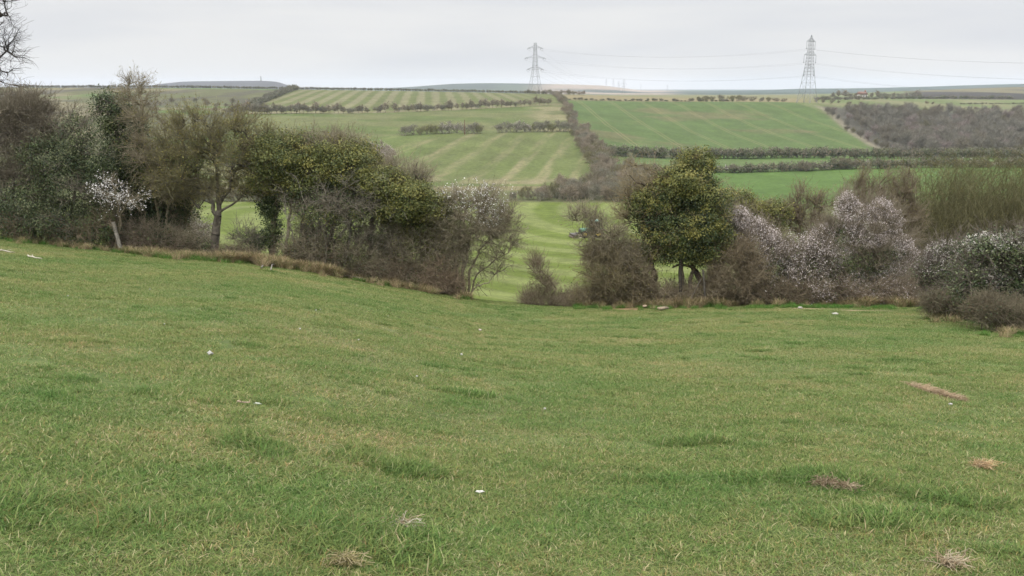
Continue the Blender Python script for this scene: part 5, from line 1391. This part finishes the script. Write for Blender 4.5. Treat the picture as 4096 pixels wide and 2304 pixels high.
# ------------------------------------------------------------------ posts, planks, stones, sticks and scraps
def small_things():
    rng = np.random.default_rng(2000)
    def post(name, label, p0, Y, top, r, col, cat="post", k=7):
        x = x_of(p0, Y); b = np.array([x, Y, g1(x, Y) - .1]); t = at(top[0], top[1], Y)
        G = Geo(); n = 6
        s = np.linspace(0, 1, n + 1)[:, None]; P = b * (1 - s) + t * s + np.concatenate([[[0, 0, 0]], rng.normal(size=(n - 1, 3)) * .008, [[0, 0, 0]]])
        G.tubes(P[:-1], P[1:], r * (1.05 - .15 * s[:-1, 0]), r * (1.05 - .15 * s[1:, 0]), k, col)
        d = (P[-1] - P[-2]); d /= np.linalg.norm(d); G.cyl(P[-1] - d * .01, P[-1] + d * .004, r * .9, col, k)
        o = G.build(name, M_WOOD, off=b); o.location = b
        return tag(o, label, cat)
    post("fence_post", "pale weathered fence post leaning left under the white blossom sprig", 127, 32.8, (113, 222), .075, (.24, .22, .185))
    post("fence_post", "upright dark fence post under the big ivy tree", 680.5, 32.9, (680, 254), .07, (.055, .048, .038))
    post("fence_post", "split fence post at the right foot of the big ivy tree", 706, 32.7, (703, 270), .045, (.10, .09, .075))
    post("brace_rail", "thin slanting brace rail propped against the split fence post", 686, 32.6, (701, 279), .03, (.10, .088, .07), "rail")
    def lying(name, label, a, b, r, col, cat, w=.0, sq=None):
        A, B = ray(*a), ray(*b)
        G = Geo()
        if sq:
            d = B - A; L = np.linalg.norm(d); yaw = math.atan2(d[1], d[0]); pit = -math.asin(d[2] / L)
            G.box((A + B) / 2 + [0, 0, sq[1] * .6 + .07], (L, sq[0], sq[1]), col, (0.2, pit, yaw))
        else:
            n = 9; s = np.linspace(0, 1, n + 1)[:, None]
            P = A * (1 - s) + B * s + rng.normal(size=(n + 1, 3)) * w; P[:, 2] = gz(P[:, 0], P[:, 1]) + r + .02 + np.abs(rng.normal(0, w * .6, n + 1))
            G.tubes(P[:-1], P[1:], r * (1.1 - .6 * s[:-1, 0]), r * (1.1 - .6 * s[1:, 0]), 6, col)
            for k in range(3):
                i = rng.integers(2, n); q = P[i] + rng.normal(size=3) * np.linalg.norm(B - A) * .13; q[2] = P[i][2] + abs(rng.normal(0, .04))
                G.tubes([P[i]], [q], [r * .6], [r * .25], 5, col)
        c = (A + B) / 2
        o = G.build(name, M_WOOD, off=c); o.location = c
        return tag(o, label, cat)
    lying("wood_plank", "pale broken plank lying aslant in front of the big ivy tree", (628, 302), (645, 309), .05, (.34, .27, .19), "plank", sq=(.13, .06))
    lying("wood_plank", "short pale piece of wood on the grass right of the slanting plank", (659, 311.5), (667, 310), .05, (.26, .21, .145), "plank", sq=(.15, .05))
    lying("fallen_branch", "grey dead branch lying on the bank below the broad ivy hawthorn", (258, 271), (284, 262), .022, (.24, .22, .19), "branch", .07)
    lying("fallen_branch", "smaller grey dead branch lying right of the first on the bank", (272, 272), (300, 267), .018, (.24, .22, .19), "branch", .07)
    lying("fallen_branch", "thick barkless log along the foot of the ivy hawthorn stems", (262, 255), (300, 259), .05, (.22, .19, .16), "branch", .04)
    lying("dry_stick", "bleached stick on the grass at the left edge of the photo", (1, 251.5), (15, 254.5), .02, (.42, .38, .30), "stick", .03)
    lying("dry_stick", "short bleached stick just right of the one at the left edge", (27, 257.5), (42, 260.5), .022, (.42, .38, .30), "stick", .02)
    lying("dry_stick", "thin pale stick lying on the turf in the left foreground", (238, 405.5), (250, 406.5), .008, (.34, .27, .19), "stick", .01)
    # pale stone by the bare soil
    def lump(name, label, cat, px, py, sx, sy, sz, col, mat, group=None, seed=0, rough=.25):
        r_ = np.random.default_rng(seed)
        c = ray(px, py)
        nu, nv = 14, 9
        u = np.arange(nu) / nu * 2 * np.pi; v = np.linspace(.001, np.pi - .001, nv)
        U, Vv = np.meshgrid(u, v)
        D = np.stack([np.cos(U) * np.sin(Vv), np.sin(U) * np.sin(Vv), np.cos(Vv)], -1).reshape(-1, 3)
        k = 1 + rough * (vnoise(D[:, 0] * 2.2 + seed, D[:, 1] * 2.2 + D[:, 2] * 2.7, seed) - .5) * 2 + r_.normal(0, rough * .15, len(D))
        P = D * k[:, None] * [sx, sy, sz]
        i = np.arange((nv - 1) * nu).reshape(nv - 1, nu); j = np.roll(i, -1, 1)
        G = Geo(); G.add(P, np.stack([i, j, j + nu, i + nu], -1).reshape(-1, 4), None, col)
        o = G.build(name, mat, smooth=True); o.location = c + [0, 0, sz * .6 + .015]
        return tag(o, label, cat, group)
    lump("stone", "larger pale stone on the bare soil strip before the tallest blackthorn", "stone", 835, 315, .10, .07, .04, (.38, .36, .32), M_STONE, None, 3)
    lump("stone", "smaller pale stone left of the larger one on the bare soil", "stone", 800, 309, .08, .06, .05, (.36, .34, .30), M_STONE, None, 4)
    W_ = (.46, .445, .41)
    lump("wool_tuft", "largest white wool tuft on the grass in the left foreground", "wool tuft", 210, 356, .03, .022, .026, W_, M_STONE, None, 5, .5)
    lump("wool_tuft", "white wool tuft on the turf straight below the gap's left blackthorn", "wool tuft", 461.5, 356, .02, .016, .016, W_, M_STONE, None, 6, .5)
    lump("wool_tuft", "pinkish-white wool tuft upslope nearest the gap", "wool tuft", 480, 331, .034, .02, .02, (.62, .52, .48), M_STONE, None, 7, .5)
    lump("wool_tuft", "flat white scrap lying in the near grass low in the middle", "wool tuft", 480, 494.5, .026, .011, .009, (.66, .64, .60), M_STONE, None, 8, .5)
    lump("wool_tuft", "pale scrap on the grass below the brown hay strip at right", "wool tuft", 950, 406, .02, .014, .014, W_, M_STONE, None, 9, .5)
    lump("wool_tuft", "pale greenish scrap at the end of the thin stick in the left foreground", "wool tuft", 258, 406, .03, .012, .008, (.36, .38, .31), M_STONE, None, 10, .5)
    for i, (a, b) in enumerate(((417, 378), (545, 410.6), (358.6, 341), (164.6, 325.6), (316, 311), (320.5, 310.5), (388, 317), (68, 297), (150, 290), (300, 330), (640, 318), (700, 322))):
        lump("wool_speck", "tiny white speck scattered on the pasture turf", "speck", a, b, .013, .011, .010, W_, M_STONE, "tiny white specks on the pasture", 20 + i, .4)
    # clumps of dead grass lying in the turf
    def dead_clump(label, px, py, rx, ry, n, h, col=((.27, .21, .135), (.35, .28, .19), (.18, .13, .08))):
        c = ray(px, py); r_ = np.random.default_rng(int(px * 7 + py))
        G = Geo(); col = np.asarray(col)
        n = int(n * .6); th = r_.random(n) * 6.283; rr = np.abs(r_.normal(0, .55, n))
        A = c + np.stack([rr * np.cos(th) * rx, rr * np.sin(th) * ry, np.zeros(n)], 1)
        A[:, 2] = gz(A[:, 0], A[:, 1]) + .01 + r_.random(n) * h * .5
        az = r_.random(n) * 6.283; L = r_.uniform(.04, .11, n)
        B_ = A + np.stack([np.cos(az) * L, np.sin(az) * L, r_.uniform(-.2, .6, n) * h], 1)
        P = paths(r_, A, B_, 3, .08, .15)
        k = np.repeat(col[r_.integers(0, len(col), n)] * r_.uniform(.8, 1.15, (n, 1)), 3, 0)
        G.tubes(P[:, :-1].reshape(-1, 3), P[:, 1:].reshape(-1, 3), .0022, .0014, 3, k)
        o = G.build("dead_grass_clump", M_DRY, off=c); o.location = c
        tag(o, label, "grass clump")
    dead_clump("matted brown dead grass clump in the dark tussock at right", 826, 488, .085, .05, 420, .06)
    dead_clump("smaller dead grass clump just right of the matted brown one", 845, 491, .07, .04, 240, .05)
    dead_clump("orange-tan straw clump alone in the smooth grass at far right", 982, 469, .07, .05, 280, .07, ((.42, .28, .15), (.50, .38, .24)))
    dead_clump("bleached bent straw clump low in the middle foreground", 405, 527, .07, .04, 130, .05, ((.50, .45, .36), (.38, .30, .2)))
    dead_clump("pale weed-stem clump at the bottom edge, left of middle", 345, 566, .10, .05, 260, .06, ((.30, .26, .12), (.40, .34, .2)))
    dead_clump("pale seed-head clump at the bottom edge, right corner", 948, 568, .07, .04, 220, .08, ((.40, .31, .2), (.5, .42, .3)))
    # strip of cut hay
    c0, c1 = ray(912, 388), ray(962, 402); r_ = np.random.default_rng(77); n = 1000
    t = np.clip(r_.beta(1.2, 1.6, n), 0, 1)
    A = c0 * (1 - t)[:, None] + c1 * t[:, None] + np.stack([np.zeros(n), r_.normal(0, .16, n) * (1.1 - t), np.zeros(n)], 1)
    A[:, 2] = gz(A[:, 0], A[:, 1]) + .012 + r_.random(n) * .035
    az = r_.normal(-.3, .8, n); L = r_.uniform(.05, .16, n)
    P = paths(r_, A, A + np.stack([np.cos(az) * L, np.sin(az) * L, r_.normal(0, .02, n)], 1), 2, .06, .1)
    col = np.array(((.38, .28, .18), (.42, .33, .22), (.30, .22, .13)))[r_.integers(0, 3, n)]
    G = Geo(); G.tubes(P[:, :-1].reshape(-1, 3), P[:, 1:].reshape(-1, 3), .003, .002, 3, np.repeat(col, 2, 0))
    o = G.build("hay_strip", M_DRY, off=c0); o.location = c0
    tag(o, "reddish-brown strip of cut hay lying on the grass at right", "hay")
    # tall dry stalk in the left foreground
    b = ray(97, 532); G = Geo()
    P = np.array([b, b + [.012, 0, .05], b + [.006, .01, .11], b + [-.02, .01, .16]]); G.tubes(P[:-1], P[1:], [.003, .0026, .002], [.0026, .002, .0012], 5, (.36, .28, .12))
    o = G.build("dry_stalk", M_DRY, off=b); o.location = b
    tag(o, "single tall dry grass stalk in the left foreground", "stalk")
    # marker post in the broken row across the valley
    Y = 430; x = x_of(465, Y); z = g1(x, Y); G = Geo(); G.tubes([(0, 0, -.2)], [(0, 0, 7.0)], [.22], [.16], 7, (.16, .10, .07)); G.cyl((0, 0, 6.98), (0, 0, 7.05), .18, (.16, .10, .07), 7)
    o = G.build("dead_tree_trunk", M_BARK); o.location = (x, Y, z); tag(o, "thin bare brown pole standing beside the blossoming bushes across the valley", "pole")
    # long-leaved tuft at the foot of the split post
    c = ray(700, 304); r_ = np.random.default_rng(88); n = 170
    az = r_.random(n) * 6.283; L = r_.uniform(.35, .85, n); A = c + np.stack([r_.normal(0, .14, n), r_.normal(0, .1, n), np.full(n, -.02)], 1)
    B_ = A + np.stack([np.cos(az) * L * .55, np.sin(az) * L * .4, L * r_.uniform(.3, .8, n)], 1)
    P = paths(r_, A, B_, 5, .02, .35)
    G = Geo(); kc = np.array(((.07, .11, .03), (.05, .085, .025), (.17, .19, .07)))[r_.integers(0, 3, n)]
    G.tubes(P[:, :-1].reshape(-1, 3), P[:, 1:].reshape(-1, 3), np.tile(np.linspace(.013, .006, 5), n), np.tile(np.linspace(.012, .002, 5), n), 3, np.repeat(kc, 5, 0))
    o = G.build("sedge_tuft", M_GRASS, off=c); o.location = c
    tag(o, "long-leaved green sedge tuft at the foot of the split fence post", "plant")
small_things()

# ------------------------------------------------------------------ air
hz = Geo(); hz.box((0, 4700, -20), (17000, 9800, 176), (.5, .5, .5))
hm = bpy.data.materials.new("pale_air"); hm.use_nodes = True
t_ = hm.node_tree; t_.nodes.clear()
ho = N(t_, "ShaderNodeOutputMaterial"); pv = N(t_, "ShaderNodeVolumePrincipled")
pv.inputs["Color"].default_value = (.83, .895, 1.0, 1)
pv.inputs["Density"].default_value = 0.85e-4
t_.links.new(pv.outputs[0], ho.inputs["Volume"])
haze = hz.build("haze", hm)
tag(haze, kind="stuff")
